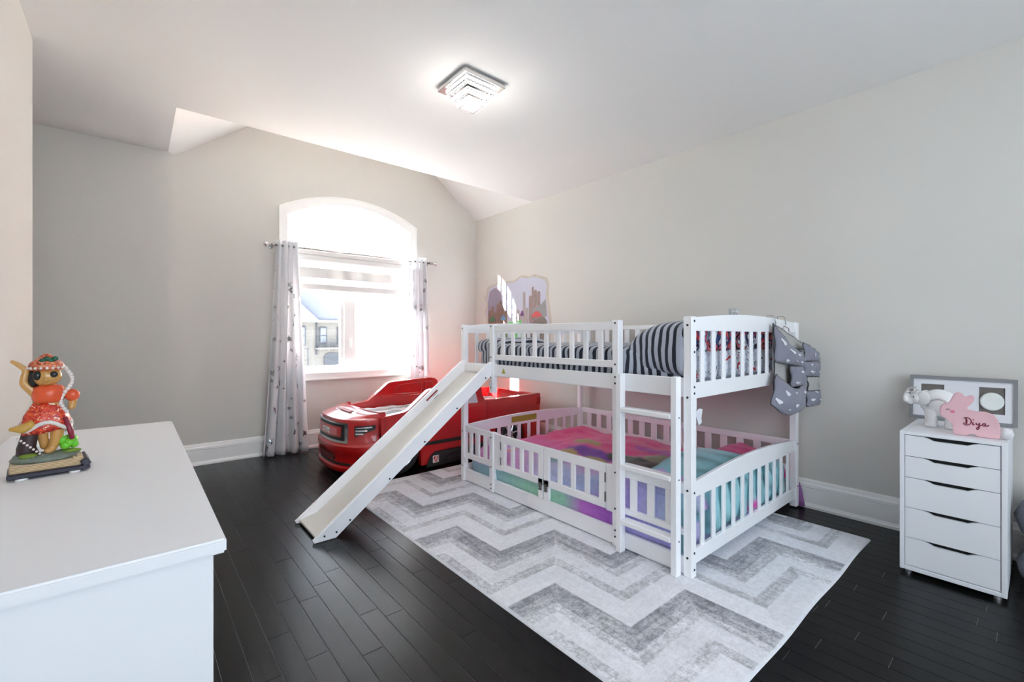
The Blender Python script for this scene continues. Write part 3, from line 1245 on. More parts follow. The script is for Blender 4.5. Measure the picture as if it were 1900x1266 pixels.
def rail_profile():
    return [(.783, Z0 * 0 + .002), (.905, .002), (2.055, low_z(2.055)), (2.075, low_z(2.075) + .06), (2.06, up_z(2.045) - .03), (2.04, up_z(2.03) - .004), (2.01, up_z(2.005)), (.79, up_z(.79)), (.775, .02)]


sl_bm = BM(); prism(sl_bm, rail_profile(), 'y', 2.655, 2.677, .004)
slide = part('slide', sl_bm, W, bed, 35)
bm = BM(); prism(bm, rail_profile(), 'y', 3.012, 3.034, .004)
part('side_rail', bm, W, slide, 35)
bolts(slide, [(x_, 2.655, z_) for x_, z_ in ((.837, .03), (.905, .035), (.985, .085), (1.235, .278), (1.483, .474), (1.738, .67), (1.988, .868))], 'y', .006)


def chute_z(x):
    return SA * (x - .875)


bm = BM()
pts = [(.80, .022), (.90, .045), (.925, chute_z(.945) + .006), (2.0, chute_z(2.0)), (2.05, chute_z(2.0) + .02), (2.05, chute_z(2.0) + .006), (2.0, chute_z(2.0) - .014), (.93, chute_z(.95) - .014), (.90, .03), (.80, .010)]
prism(bm, pts, 'y', 2.677, 3.012)
part('chute', bm, M['chute'], slide, 30)
bm = BM(); obox(bm, (.95, 2.845, chute_z(.95) + .009), (.06, .335, .004), Matrix.Rotation(-math.atan(.5), 3, 'Y'))
part('chute_step', bm, M['chute'], slide)
bm = BM()
obox(bm, (1.745, 3.0108, up_z(1.745) - .045), (.12, .002, .012), Matrix.Rotation(-math.atan(SA), 3, 'Y'))
st_ = part('warning_sticker', bm, mat('dark_red_sticker', srgb(150, 40, 50), .5), slide, label='dark red strip sticker')
bm = BM()
for k in range(4):
    obox(bm, (1.77 + .012 * k, 3.0108, up_z(1.77) - .062 - .016 * k), (.05, .0015, .004), Matrix.Rotation(-math.atan(SA), 3, 'Y'))
part('sticker_text', bm, mat('grey_print', srgb(150, 150, 155), .6), st_)
bm = BM(); box(bm, 2.04, 2.075, 2.683, BY1 - PT, .905, .955, .003)
part('threshold', bm, W, slide)

# ------------------------------------------------------------------ bedding, upper bunk
M['navy_sheet'] = stripe_mat('navy_striped_sheet', 'Y', .047, (.016, .02, .038), (.5, .53, .6), .48, wave=.022, wscale=8)
M['navy_quilt'] = stripe_mat('navy_striped_quilt', 'Y', .0405, (.016, .02, .038), (.47, .5, .58), .46, wave=.012, wscale=7, phase=.2)
bm = BM(); cushion(bm, 2.092, 3.45, 1.175, 3.005, .907, 1.125, .26, 72, 24, .012)
tag(part('mattress', bm, M['navy_sheet'], None, True), 'mattress in a navy striped sheet on the upper bunk', 'mattress')
bm = BM(); cushion(bm, 2.10, 2.75, 2.66, 3.0, 1.03, 1.165, .6, 36, 18, .012, 3)
tag(part('pillow', bm, M['navy_sheet'], None, True), 'navy striped pillow at the slide end of the upper bunk', 'pillow')
bm = BM()
rings = []
NY = 30
for j in range(NY + 1):
    t = j / NY
    y = 1.176 + .365 * t
    zt = 1.06 + .205 * max(0.0, 1 - t ** 3.2) ** .6
    xf = 2.09 + .05 * t ** 4
    end = 1.0 if t > .02 else .97
    xr = 3.30
    cx, hx = (xf + xr) / 2, (xr - xf) / 2 * end
    z0 = .955
    cz, hz = (z0 + zt) / 2, (zt - z0) / 2 * end
    ring = []
    for i in range(40):
        a = 2 * PI * i / 40
        q = Vector((cx + hx * sgnpow(math.cos(a), .28), y, cz + hz * sgnpow(math.sin(a), .5)))
        q.x += .010 * noise.noise(Vector((q.y * 14, q.z * 9, 2)))
        ring.append(q)
    rings.append(ring)
loft(bm, rings, True)
q_ = part('striped_quilt', bm, M['navy_quilt'], None, 60)
tag(q_, 'puffy navy and grey striped quilt bundled at the ladder end of the upper bunk', 'quilt')

WHT, BLK, RED, BLU, GRY = srgb(222, 226, 232), srgb(28, 30, 40), srgb(200, 40, 50), srgb(70, 90, 140), srgb(150, 160, 175)
M['print1'] = print_mat('white_doodle_print', [(0, BLK), (.34, WHT), (.44, srgb(190, 200, 216)), (.50, WHT), (.575, BLK), (.60, WHT), (.66, RED)], 15)
M['print2'] = print_mat('red_blue_print', [(0, BLK), (.36, srgb(226, 120, 130)), (.42, RED), (.46, srgb(60, 90, 150)), (.50, BLK), (.53, srgb(220, 220, 226)), (.58, srgb(110, 160, 180)), (.63, RED)], 9)
for nm, z0, z1, mk, lab in (('folded_blanket', .952, 1.10, 'print1', 'folded white doodle-print blanket behind the upper end rail, under another'),
                            ('folded_blanket', 1.098, 1.215, 'print2', 'folded red and blue printed blanket stacked behind the upper end rail')):
    bm = BM()
    rings = []
    for i in range(41):
        x = 2.125 + 1.31 * i / 40
        sw = 1 + .12 * math.sin(i * 1.1) * (1 if mk == 'print1' else .6)
        e = 1 if 0 < i < 40 else .6
        rings.append([(x, 1.153 + .019 * e * sgnpow(math.cos(2 * PI * k / 14), .7) * sw, (z0 + z1) / 2 + (z1 - z0) / 2 * .985 * e * sgnpow(math.sin(2 * PI * k / 14), .6)) for k in range(14)])
    for r in rings:
        for k in range(len(r)):
            pass
    loft(bm, rings, True)
    tag(part(nm, bm, M[mk], None, True), lab, 'blanket')

# ------------------------------------------------------------------ bedding, lower bunk
bm = BM(); cushion(bm, 2.10, 3.44, 1.16, 3.0, .068, .20, .2, 48, 14)
tag(part('mattress', bm, mat('lilac_sheet', srgb(190, 182, 220), .9, var=(4, .06)), None, True), 'lilac mattress low inside the bottom bunk', 'mattress')

PINK, PINK2, LAV, TEAL, MINT, VIOL = srgb(244, 62, 140), srgb(236, 96, 170), srgb(206, 176, 226), srgb(150, 196, 202), srgb(150, 205, 180), srgb(168, 90, 200)
LBLUE, MUST, BRN, OLV, PURP, WLAV, PERI = srgb(180, 196, 236), srgb(190, 160, 90), srgb(66, 46, 34), srgb(156, 150, 110), srgb(130, 50, 170), srgb(216, 206, 236), srgb(172, 168, 226)


def mixc(a, b, t):
    t = max(0.0, min(1.0, t))
    return tuple(p + (q - p) * t for p, q in zip(a, b))


def blob(co, cx, cy, rx, ry, rot, c, base, soft=.25):
    dx, dy = co.x - cx, co.y - cy
    u = (dx * math.cos(rot) + dy * math.sin(rot)) / rx
    v = (-dx * math.sin(rot) + dy * math.cos(rot)) / ry
    d = math.sqrt(u * u + v * v) + .25 * noise.noise(Vector((co.x * 16, co.y * 16, cx * 5)))
    return mixc(c, base, (d - 1) / soft)


def comforter_col(co):
    n = noise.noise(Vector((co.x * 5, co.y * 5, 4)))
    # front drape: teal > mint > pale > violet > periwinkle towards the ladder
    y = co.y
    stops = [(1.0, TEAL), (1.16, TEAL), (1.21, PERI), (1.50, PERI), (1.60, VIOL), (1.80, srgb(190, 110, 205)), (1.95, MINT), (2.3, MINT), (2.6, TEAL), (3.0, srgb(130, 165, 185))]
    low = stops[-1][1]
    for (ya, ca), (yb, cb) in zip(stops, stops[1:]):
        if ya <= y <= yb:
            low = mixc(ca, cb, (y - ya) / (yb - ya)); break
    upst = [(1.0, TEAL), (1.16, srgb(150, 195, 205)), (1.25, srgb(176, 190, 228)), (1.38, srgb(182, 176, 228)), (1.5, srgb(190, 172, 228)), (1.62, srgb(190, 170, 225)), (1.75, LBLUE), (2.05, srgb(196, 206, 236)), (2.2, WLAV), (2.45, srgb(228, 170, 220)), (3.0, srgb(225, 150, 210))]
    upc = upst[-1][1]
    for (ya, ca), (yb, cb) in zip(upst, upst[1:]):
        if ya <= y <= yb:
            upc = mixc(ca, cb, (y - ya) / (yb - ya)); break
    side = mixc(low, upc, (co.z - .17 + .03 * n) / .08)
    # top
    top_ = mixc(upc, LAV, (co.x - 2.16 + .1 * n) / .12)
    top_ = mixc(top_, PINK2, (co.x - 2.36 + .14 * n + .25 * (y - 2.3)) / .1)
    top_ = mixc(top_, PINK, (co.x - 2.6 + .12 * n) / .15)
    for b in ((2.60, 2.16, .20, .075, 1.62, PURP), (2.78, 2.36, .13, .05, 1.5, MUST), (2.50, 2.30, .09, .05, 1.2, MUST), (2.48, 2.03, .12, .075, 1.4, MUST), (2.70, 1.93, .10, .12, .3, BRN), (2.66, 1.74, .08, .16, .2, BRN),
              (2.60, 1.62, .07, .12, .1, BRN), (2.86, 1.72, .13, .12, .4, OLV), (2.40, 1.78, .10, .2, .1, LBLUE), (2.25, 2.20, .05, .06, 0, TEAL), (2.30, 2.42, .06, .05, .4, srgb(190, 110, 60)), (3.02, 1.75, .06, .3, 0, srgb(205, 60, 175)), (2.2, 2.6, .05, .04, 0, srgb(230, 150, 110))):
        top_ = blob(co, *b[:5], b[5], top_)
    t = (co.x - 2.115) / .05 if co.z > .2 else 0
    return mixc(side, top_, t)


bm = BM()


def comf(u, v):
    # cross section runs from the front hem over the top to the rear; v along the bed
    y = 1.135 + 1.805 * v
    zt = .305 + .10 * max(0.0, min(1.0, (1.62 - y) / .2)) + .012 * math.sin(y * 9) + .02 * noise.noise(Vector((y * 4, u * 5, 0)))
    path = [(2.078, .10), (2.072, .16), (2.074, .24), (2.09, zt - .03), (2.13, zt), (2.4, zt + .005), (2.7, zt + .01), (3.1, zt), (3.38, zt - .02), (3.435, zt - .06), (3.445, .2)]
    s = u * (len(path) - 1)
    i = min(int(s), len(path) - 2)
    f = s - i
    x = path[i][0] + (path[i + 1][0] - path[i][0]) * f
    z = path[i][1] + (path[i + 1][1] - path[i][1]) * f
    if x > 2.1:
        z += .016 * noise.noise(Vector((x * 8, y * 8, 1))) + .02 * noise.noise(Vector((x * 3, y * 3, 7)))
    else:
        x += .006 * noise.noise(Vector((y * 12, z * 6, 3)))
    edge = min(v, 1 - v) / .05
    if edge < 1 and z > .12:
        z = .14 + (z - .14) * (1 - (1 - edge) ** 2 * .5)
    return (x, y, z)


grid(bm, 110, 130, comf)
M['comf'] = attr_mat('printed_comforter', .85, 45, .10, sheen=.3, bump=.35)
me = finish('comforter', bm, M['comf'], True)
paint(me, comforter_col)
co_ = link('comforter', me)
md = co_.modifiers.new('thickness', 'SOLIDIFY'); md.thickness = .008
tag(co_, 'bright pink and pastel printed comforter spread over the bottom bunk', 'comforter')


def teal_col(co):
    f = noise.noise(Vector((co.x * 9 + co.z * 14, co.y * 3, co.z * 4)))
    c = mixc(srgb(150, 205, 212), srgb(92, 140, 150), (f + .05) * 2.2)
    g = noise.noise(Vector((co.x * 6, co.z * 9, 11)))
    if co.y < 1.19 and g > .22 and co.z < .24 and 2.3 < co.x < 3.0:
        c = mixc(c, srgb(215, 60, 170), (g - .22) * 9)
    return c


bm = BM()
rings = []
for j in range(29):
    t = j / 28
    x = 2.30 + 1.09 * t
    e = 1 if 0 < j < 28 else .75
    zt = .40 + .07 * math.sin(PI * min(1, t * 1.25)) - .06 * t * t
    ring = []
    for k in range(36):
        a = 2 * PI * k / 36
        y = 1.33 + .215 * e * sgnpow(math.cos(a), .45)
        z = .215 + (zt - .215 if math.sin(a) > 0 else .12) * e * sgnpow(math.sin(a), .6)
        y += .012 * math.sin(x * 42 + z * 24) * (1 if math.cos(a) < 0 else .3)
        ring.append((x, max(y, 1.112), z))
    rings.append(ring)
loft(bm, rings, True)
me = finish('teal_blanket', bm, attr_mat('teal_blanket_cloth', .85, 30, .08, sheen=.3), True)
paint(me, teal_col)
tb = link('teal_blanket', me)
tag(tb, 'light teal blanket bundled against the end rail of the bottom bunk', 'blanket')
bm = BM()
loft(bm, [[(3.515 + .012 * math.cos(2 * PI * k / 10) * s, 1.082 + dy + .016 * s * math.sin(2 * PI * k / 10), z) for k in range(10)] for z, s, dy in ((.012, 1.5, -.008), (.06, 1.2, -.004), (.1, 1.0, 0), (.14, .7, .004), (.17, .25, .006))], True)
tag(part('purple_cloth', bm, mat('purple_cloth', srgb(150, 100, 160), .9, var=(30, .2)), None, True), 'scrap of purple cloth on the floor behind the bed post', 'cloth')

# cord with a white tag under the upper bunk
tg = thing('hanging_tag', 'white paper tag bundle hanging on a cord under the upper bunk', 'tag', (2.13, 1.10, .79))
bm = BM(); tube(bm, [(2.118, 1.10, .87), (2.118, 1.10, .81)], .0014, 6)
part('cord', bm, M['trim'], tg)
for k, a in enumerate((-.5, -.15, .25)):
    bm = BM(); obox(bm, (2.125 + .014 * k, 1.093 + .004 * k, .778), (.036, .003, .075), Matrix.Rotation(a, 3, 'Y'), .001)
    part('paper_tag', bm, mat('paper', srgb(225, 226, 232), .6), tg)
# clear glass cups on the upper rail
M['cup'] = glass_mat('clear_plastic', (.93, .95, .96), .18)
for k, xx in enumerate((2.525, 2.572)):
    bm = BM(); lathe(bm, [(.012, 0), (.017, .001), (.0185, .034), (.0165, .034), (.0155, .004), (.001, .003)], (xx, BY0 + .023, 1.2955), 16)
    tag(part('clear_cup', bm, M['cup'], None, True), 'small clear cup on the upper end rail, ' + ('nearer the ladder' if k == 0 else 'nearer the wall'), 'cup', 'clear cups on the end rail')
# ring pull near the slide post
bm = BM()
tube(bm, [(2.035, 2.985 + .016 * math.cos(a), .185 + .016 * math.sin(a)) for a in [2 * PI * k / 14 for k in range(13)]], .0045, 8)
tag(part('ring_hook', bm, M['bed'], None, True), 'small white ring hook on the bed front beside the slide post', 'hook')

# ------------------------------------------------------------------ hanging organiser
def org_mat():
    m, nt, p = new_mat('grey_cloud_fabric')
    p.inputs['Base Color'].default_value = (*srgb(138, 138, 150), 1)
    p.inputs['Roughness'].default_value = .9
    p.inputs['Sheen Weight'].default_value = .2
    return m


M['orgf'] = org_mat()
M['orge'] = mat('dark_grey_piping', srgb(70, 70, 74), .8)
M['orgin'] = mat('pale_lining', srgb(178, 176, 172), .9)
M['cloud'] = mat('white_cloud_print', srgb(226, 226, 230), .9)
org = thing('hanging_organiser', 'grey cloud-print pocket organiser hooked over the bed end by the wall', 'organiser', (3.2, 1.04, .69))


def cloud_on(bm, fn, u, v, r, su, sv):
    for du, dv, q in ((0, 0, 1), (-.9, -.25, .7), (.9, -.2, .75), (.3, .5, .7)):
        vs = []
        for k in range(10):
            a = 2 * PI * k / 10
            p = Vector(fn(u + (du * r + r * q * math.cos(a)) / su, v + (dv * r * .9 - r * q * .75 * math.sin(a)) / sv))
            vs.append(p)
        n_ = (vs[3] - vs[0]).cross(vs[6] - vs[0])
        if n_.length < 1e-9:
            continue
        n_.normalize()
        if n_.y > 0:
            n_ = -n_
            vs.reverse()
        bm.faces.new([bm.verts.new(p + n_ * .0065) for p in vs])


def sheet(name, fn, clouds, su, sv, m='orgf', nu=14, nv=14, edge=True):
    bm = BM(); grid(bm, nu, nv, fn)
    o = part(name, bm, M[m], org, True)
    md = o.modifiers.new('thickness', 'SOLIDIFY'); md.thickness = .003
    if edge:
        eb = BM()
        loop = [fn(i / 12, 0) for i in range(13)]
        tube(eb, loop, .004, 6)
        tube(eb, [fn(i / 12, 1) for i in range(13)], .0035, 6)
        tube(eb, [fn(0, i / 12) for i in range(13)], .0035, 6)
        tube(eb, [fn(1, i / 12) for i in range(13)], .0035, 6)
        part('piping', eb, M['orge'], o, True)
    if clouds:
        cb = BM()
        for u, v, r in clouds:
            cloud_on(cb, fn, u, v, r * .95, su, sv)
        part('cloud_print', cb, M['cloud'], o)['kind'] = 'stuff'
    return o


def lerp(a, b, t):
    return a + (b - a) * t


def patch(tl, tr, br, bl, bulge, sag=0.0, low=0.0):
    tl, tr, br, bl = Vector(tl), Vector(tr), Vector(br), Vector(bl)

    def fn(u, v):
        p = (tl * (1 - u) + tr * u) * (1 - v) + (bl * (1 - u) + br * u) * v
        su, sv = math.sin(PI * u) ** .7, math.sin(PI * min(1, v * .9 + .1)) ** .7
        p.y -= bulge * su * sv
        p.z -= sag * math.sin(PI * u) * (1 - v) + low * math.sin(PI * u) * v
        p.y += .004 * math.sin(u * 17 + v * 9)
        return tuple(p)
    return fn


sheet('back_panel', patch((3.0, 1.068, 1.255), (3.40, 1.02, 1.12), (3.42, 1.01, .76), (3.02, 1.066, .80), 0), None, .4, .46, 'orgin')
sheet('side_panel', patch((3.235, .992, 1.09), (3.31, .985, 1.08), (3.31, .985, .74), (3.25, .992, .72), .01), [(.5, .35, .010), (.4, .75, .010)], .08, .35)
# upper pocket sweeping from the left hook down to the right
sheet('pocket', patch((3.0, 1.06, 1.245), (3.255, .985, 1.075), (3.235, .98, .985), (3.005, 1.058, 1.02), .035, .045), [(.17, .3, .014), (.40, .42, .014), (.33, .85, .012), (.66, .35, .011), (.86, .72, .012), (.6, .75, .006)], .27, .16)
sheet('pocket', patch((3.12, 1.012, .99), (3.24, .985, .985), (3.235, .985, .865), (3.13, 1.01, .86), .035), [(.55, .3, .013), (.3, .8, .013), (.9, .62, .006)], .13, .12)
# large lower pocket, sagging
sheet('pocket', patch((2.985, 1.045, .945), (3.245, .985, .875), (3.27, .975, .735), (2.865, 1.03, .775), .05, .055, .06), [(.22, .38, .015), (.10, .78, .015), (.48, .62, .014), (.70, .86, .014), (.46, .2, .007), (.86, .25, .012), (.36, .82, .006), (.8, .6, .006)], .36, .17)
# right column: pockets around an open window pocket
sheet('pocket', patch((3.265, .985, 1.135), (3.45, .955, 1.065), (3.455, .95, 1.015), (3.27, .98, 1.02), .02), [(.48, .5, .012)], .19, .09)
sheet('pocket', patch((3.25, .985, 1.015), (3.455, .952, 1.005), (3.455, .95, .915), (3.26, .98, .925), .03), [(.28, .2, .009), (.3, .7, .013), (.85, .7, .011)], .2, .1)
sheet('window_pocket', patch((3.305, .975, .915), (3.45, .955, .91), (3.45, .955, .82), (3.31, .97, .825), .005), None, .1, .1, 'orgin')
sheet('pocket', patch((3.29, .978, .825), (3.455, .952, .82), (3.45, .95, .73), (3.30, .975, .725), .03), [(.2, .55, .010), (.7, .62, .010), (.5, .1, .007)], .16, .1)
for xx in (3.055, 3.225):
    bm = BM()
    y0 = BY0 + .006
    tube(bm, [(xx, BY0 + .04, 1.268), (xx, BY0 + .038, 1.304), (xx, BY0 + .005, 1.306), (xx, BY0 - .004, 1.296), (xx, 1.072, 1.25)], .003, 8)
    tube(bm, [(xx - .045, 1.07, 1.225), (xx - .04, 1.07, 1.243), (xx + .04, 1.07, 1.228), (xx + .05, 1.07, 1.205)], .0025, 8)
    part('hook', bm, M['nickel'], org, True)

# ------------------------------------------------------------------ red truck bed
car = thing('truck_bed', 'red plastic toddler bed shaped like a pickup truck, behind the slide', 'toddler bed', (2.3, 3.99, 0))
CXF, CYC, CHW, CD = 1.262, 3.99, .455, .36


def nose(th, z, off):
    y0 = CHW * sgnpow(math.sin(th), .75)
    x0 = CD * (1 - abs(math.cos(th)) ** .75) - CD
    L_ = math.hypot(x0, y0)
    k = 1 + off / L_
    return (CXF + CD + x0 * k, CYC + y0 * k, z)


rowsz = [(.045, -.05), (.055, -.012), (.075, .004), (.10, .004), (.112, -.016), (.19, -.018), (.205, -.002), (.245, .012), (.275, .010), (.29, -.014), (.31, -.022), (.43, -.03), (.468, -.024), (.488, -.028), (.497, -.05)]


def noff(z):
    for (za, oa), (zb_, ob) in zip(rowsz, rowsz[1:]):
        if za <= z <= zb_:
            return oa + (ob - oa) * (z - za) / (zb_ - za)
    return -.02


bm = BM()
rings = [[nose(-PI / 2 + PI * i / 60, z, off) for i in range(61)] for z, off in rowsz]
loft(bm, rings, False, False)
# hood skin from the nose edge back to the sleeping well


def hood(u, v):
    a = -PI / 2 + PI * u
    f = nose(a, .497, -.05)
    yy = (f[1] - CYC) / CHW
    xb_ = 1.53 + .07 * yy * yy
    x = lerp(f[0], max(xb_, f[0] + .001), v)
    y = lerp(f[1], CYC + (f[1] - CYC) * .97, v)
    z = .497 + (.03 * math.sin(PI * .5 * min(1, v * 1.4)) + .012 * math.exp(-(yy / .45) ** 2) * math.sin(PI * min(1, v * 1.2) * .5))
    # scoop
    if abs(yy + .05) < .42 and .38 < v < .72:
        z -= .012 * min(1, (.42 - abs(yy + .05)) / .08) * min(1, (v - .38) / .06, (.72 - v) / .06)
    return (x, y, z)


V = grid(bm, 60, 20, hood)
body = part('nose', bm, M['red'], car, 50)
bm = BM()
lip = [Vector(hood(i / 40, 1)) for i in range(41)]
bm2 = BM()
rings = [[(p.x + dx, p.y, p.z + dz) for p in lip] for dx, dz in ((-.012, .001), (-.004, .008), (.008, .006), (.014, -.01), (.014, -.16))]
loft(bm2, rings, False, False)
part('hood_lip', bm2, M['red'], body, 50)
# scoop mouth
bm = BM(); obox(bm, (1.425, CYC - .03, .5325), (.045, .30, .006), Matrix.Rotation(-.1, 3, 'Y'), .002)
part('hood_scoop', bm, mat('dark_red_plastic', (.25, .004, .005), .5), body)


def side_outline():
    pts = [(1.56, .05)]
    for cx in (1.74, 2.96):
        arc = [(cx - .2 * math.cos(PI * k / 14), .15 + .2 * math.sin(PI * k / 14)) for k in range(15)]
        pts += [(arc[0][0], .05)] + arc
        if cx < 2:
            pts += [(1.95, .03), (2.74, .03)]
        else:
            pts += [(3.16, .05)]
    pts += [(3.35, .09), (3.385, .28), (3.40, .552), (3.38, .56), (3.30, .556), (2.70, .546), (2.648, .55), (2.628, .58), (2.60, .69), (2.57, .712), (2.50, .722), (2.06, .704), (2.02, .692), (1.82, .535), (1.78, .522), (1.56, .498)]
    return pts


for nm, y0, y1 in (('near', 3.538, 3.612), ('far', 4.368, 4.442)):
    bm = BM(); prism(bm, side_outline(), 'y', y0, y1, .008)
    side = part('side_wall', bm, M['red'], car, 40)
    yo = y0 if nm == 'near' else y1
    s = -1 if nm == 'near' else 1
    # black sill, stripe, seams
    bm = BM(); prism(bm, [(1.985, .012), (2.0, .06), (2.03, .115), (2.075, .142), (2.66, .147), (2.70, .11), (2.715, .012)], 'y', yo + s * .004, yo + s * .024, .008)
    sill = part('side_sill', bm, M['blackp'], side, 40)
    bm = BM(); prism(bm, [(2.17, .035), (2.20, .098), (2.60, .104), (2.64, .035)], 'y', yo + s * .022, yo + s * .03, .005)
    part('sill_inset', bm, M['blackp'], sill, 40)
    bm = BM(); box(bm, 1.97, 2.72, yo - .004, yo + s * .006, .205, .236, .003)
    part('black_stripe', bm, M['blackp'], side)
    bm = BM(); box(bm, 1.60, 1.604, yo - .002, yo + s * .0025, .38, .497); box(bm, 2.665, 2.669, yo - .002, yo + s * .0025, .16, .54)
    part('door_seam', bm, mat('seam_red', (.2, .003, .004), .6), side)
    bm = BM(); prism(bm, [(3.335, .44), (3.386, .44), (3.39, .52), (3.345, .52)], 'y', yo + s * .001, yo + s * .006)
    part('tail_light', bm, mat('tail_red', (.35, .01, .01), .2), side)
    if nm == 'near':
        bm = BM(); box(bm, 2.045, 2.105, yo - .027, yo - .021, .045, .108, .004)
        bd = part('badge', bm, M['trim'], sill, label='white edged red logo badge')
        bm = BM(); box(bm, 2.050, 2.100, yo - .0285, yo - .026, .050, .103, .003)
        part('badge_red', bm, M['red'], bd)
        bm = BM()
        ym = yo - .029
        for p0, p1 in (((2.075, .1), (2.052, .052)), ((2.075, .1), (2.098, .052)), ((2.068, .074), (2.09, .074)), ((2.056, .062), (2.07, .056)), ((2.078, .056), (2.092, .064)), ((2.078, .088), (2.096, .094))):
            tube(bm, [(p0[0], ym, p0[1]), (p1[0], ym, p1[1])], .0022, 5)
        part('badge_mark', bm, M['trim'], bd)
        # side window panel
        bm = BM(); prism(bm, [(2.02, .545), (2.12, .655), (2.52, .665), (2.555, .535)], 'y', yo - .003, yo + .005)
        part('side_window', bm, mat('pale_window_panel', srgb(205, 205, 215), .3), side)
    else:
        # embossed window outlines on the inside face
        bm = BM()
        for loop in ([(2.06, .585), (2.14, .665), (2.30, .675), (2.40, .675), (2.40, .57), (2.06, .57), (2.06, .585)], [(2.44, .57), (2.44, .68), (2.52, .68), (2.56, .60), (2.54, .57), (2.44, .57)], [(1.93, .565), (1.98, .545), (2.60, .555)]):
            tube(bm, [(p[0], y0, p[1]) for p in loop], .006, 6)
        part('window_emboss', bm, M['red'], side, True)
bm = BM(); box(bm, 3.315, 3.395, 3.60, 4.38, .09, .556, .012, 2)
part('tailgate', bm, M['red'], car, 40)
bm = BM(); box(bm, 1.50, 3.33, 3.60, 4.38, .12, .16)
part('bed_floor', bm, M['red'], car)


def on_nose(th, z, extra):
    return nose(th, z, noff(z) + extra)


def nose_patch(name, th0, th1, zlo, zhi, ex, m, parent, nu=10, nv=6, smooth=60):
    """raised patch that follows the nose; zlo, zhi functions of t in 0..1"""
    bm = BM()
    f = lambda u, v: on_nose(lerp(th0, th1, u), lerp(zlo(u), zhi(u), v), ex)
    grid(bm, nu, nv, f)
    # rim down to the skin
    ed = [[f(i / nu, 0) for i in range(nu + 1)], [f(i / nu, 1) for i in range(nu + 1)], [f(0, j / nv) for j in range(nv + 1)], [f(1, j / nv) for j in range(nv + 1)]]
    g = lambda u, v: on_nose(lerp(th0, th1, u), lerp(zlo(u), zhi(u), v), -.004)
    ed2 = [[g(i / nu, 0) for i in range(nu + 1)], [g(i / nu, 1) for i in range(nu + 1)], [g(0, j / nv) for j in range(nv + 1)], [g(1, j / nv) for j in range(nv + 1)]]
    for a, b in zip(ed, ed2):
        for i in range(len(a) - 1):
            bm.faces.new([bm.verts.new(q) for q in (a[i], a[i + 1], b[i + 1], b[i])])
    bmesh.ops.remove_doubles(bm, verts=bm.verts, dist=.0003)
    return part(name, bm, m, parent, smooth)


# grille: silver surround, red centre, plate with the maker's lettering
nose_patch('grille_surround', -.72, .72, lambda t: .298 + .0 * t, lambda t: .462, .012, M['silver'], car)
gr = nose_patch('grille', -.62, .62, lambda t: .318, lambda t: .448, .016, M['blackp'], car)
nose_patch('grille_centre', -.52, .52, lambda t: .345, lambda t: .428, .021, M['red'], gr)
nose_patch('name_plate', -.40, .30, lambda t: .36, lambda t: .412, .025, mat('pink_red_plate', srgb(205, 110, 115), .4), gr)
tm = text_mesh('STEP2', .062, .002)
tm.materials.append(M['trim'])
to = link('lettering', tm, gr)
to.matrix_parent_inverse = Matrix.Identity(4)
pc = Vector(on_nose(-.05, .386, .027)); pa = Vector(on_nose(-.25, .386, .027)); pb = Vector(on_nose(.2, .386, .027))
ux = (pa - pb).normalized(); uz = Vector((0, 0, 1)); un = ux.cross(uz)
to.matrix_world = Matrix.Translation(pc + Vector((-.004, 0, 0))) @ Matrix((ux, uz, un)).transposed().to_4x4()
# headlights at both corners
for s in (-1, 1):
    h_ = nose_patch('headlight', s * .90, s * 1.40, lambda t: .352 + .055 * t, lambda t: .438 + .004 * t, .010, M['blackp'], car)
    for (za, zb_) in ((.422, .434), (.395, .409), (.37, .384)):
        nose_patch('lamp_bar', s * .93, s * (1.33 if za > .41 else 1.22 if za > .39 else 1.13), lambda t, a=za: a, lambda t, b=zb_: b, .016, M['chrome'], h_, 6, 2)
    nose_patch('fog_vent', s * .98, s * 1.2, lambda t: .155, lambda t: .185, .008, M['blackp'], car, 6, 2)
nose_patch('winch_plate', -.3, .3, lambda t: .15, lambda t: .192, .012, mat('maroon_plastic', (.12, .01, .012), .4), car, 8, 3)
nose_patch('tow_hook', -.42, -.35, lambda t: .14, lambda t: .2, .016, M['red'], car, 4, 3)
nose_patch('tow_hook', .35, .42, lambda t: .14, lambda t: .2, .016, M['red'], car, 4, 3)
nose_patch('lower_intake', -.8, .8, lambda t: .116, lambda t: .135, .006, M['blackp'], car, 14, 2)
# wheels
for cx in (1.74, 2.96):
    for y0, s in ((3.545, -1), (4.435, 1)):
        bm = BM()
        lathe(bm, [(.115, s * .012), (.125, s * .02), (.165, s * .018), (.178, s * .004), (.178, -s * .06), (.1, -s * .065)], (cx, y0, .179), 36, 'y')
        wh = part('wheel', bm, M['blackp'], car, 40)
        bm = BM()
        lathe(bm, [(.02, s * .016), (.035, s * .018), (.04, s * .01), (.095, s * .004), (.105, s * .015), (.12, s * .019), (.122, s * .01)], (cx, y0, .179), 36, 'y')
        for k in range(6):
            a = 2 * PI * k / 6
            tube(bm, [(cx + .03 * math.cos(a), y0 + s * .014, .179 + .03 * math.sin(a)), (cx + .105 * math.cos(a + .15), y0 + s * .014, .179 + .105 * math.sin(a + .15))], [.012, .009], 6)
        part('rim', bm, M['silver'], wh, 40)
# mattress in the truck
bm = BM()


def tmat(u, v):
    x, y = lerp(1.535, 3.31, u), lerp(3.612, 4.368, v)
    e = min(u, 1 - u, (v) * .5, (1 - v) * .5) / .03
    z = .462 + .022 * noise.noise(Vector((x * 4 + y * 5, y * 9 - x * 2, 0))) + .012 * noise.noise(Vector((x * 14, y * 22, 3)))
    if e < 1:
        z = .40 + (z - .40) * math.sin(max(e, 0) * PI / 2) ** .5
    return (x, y, z)


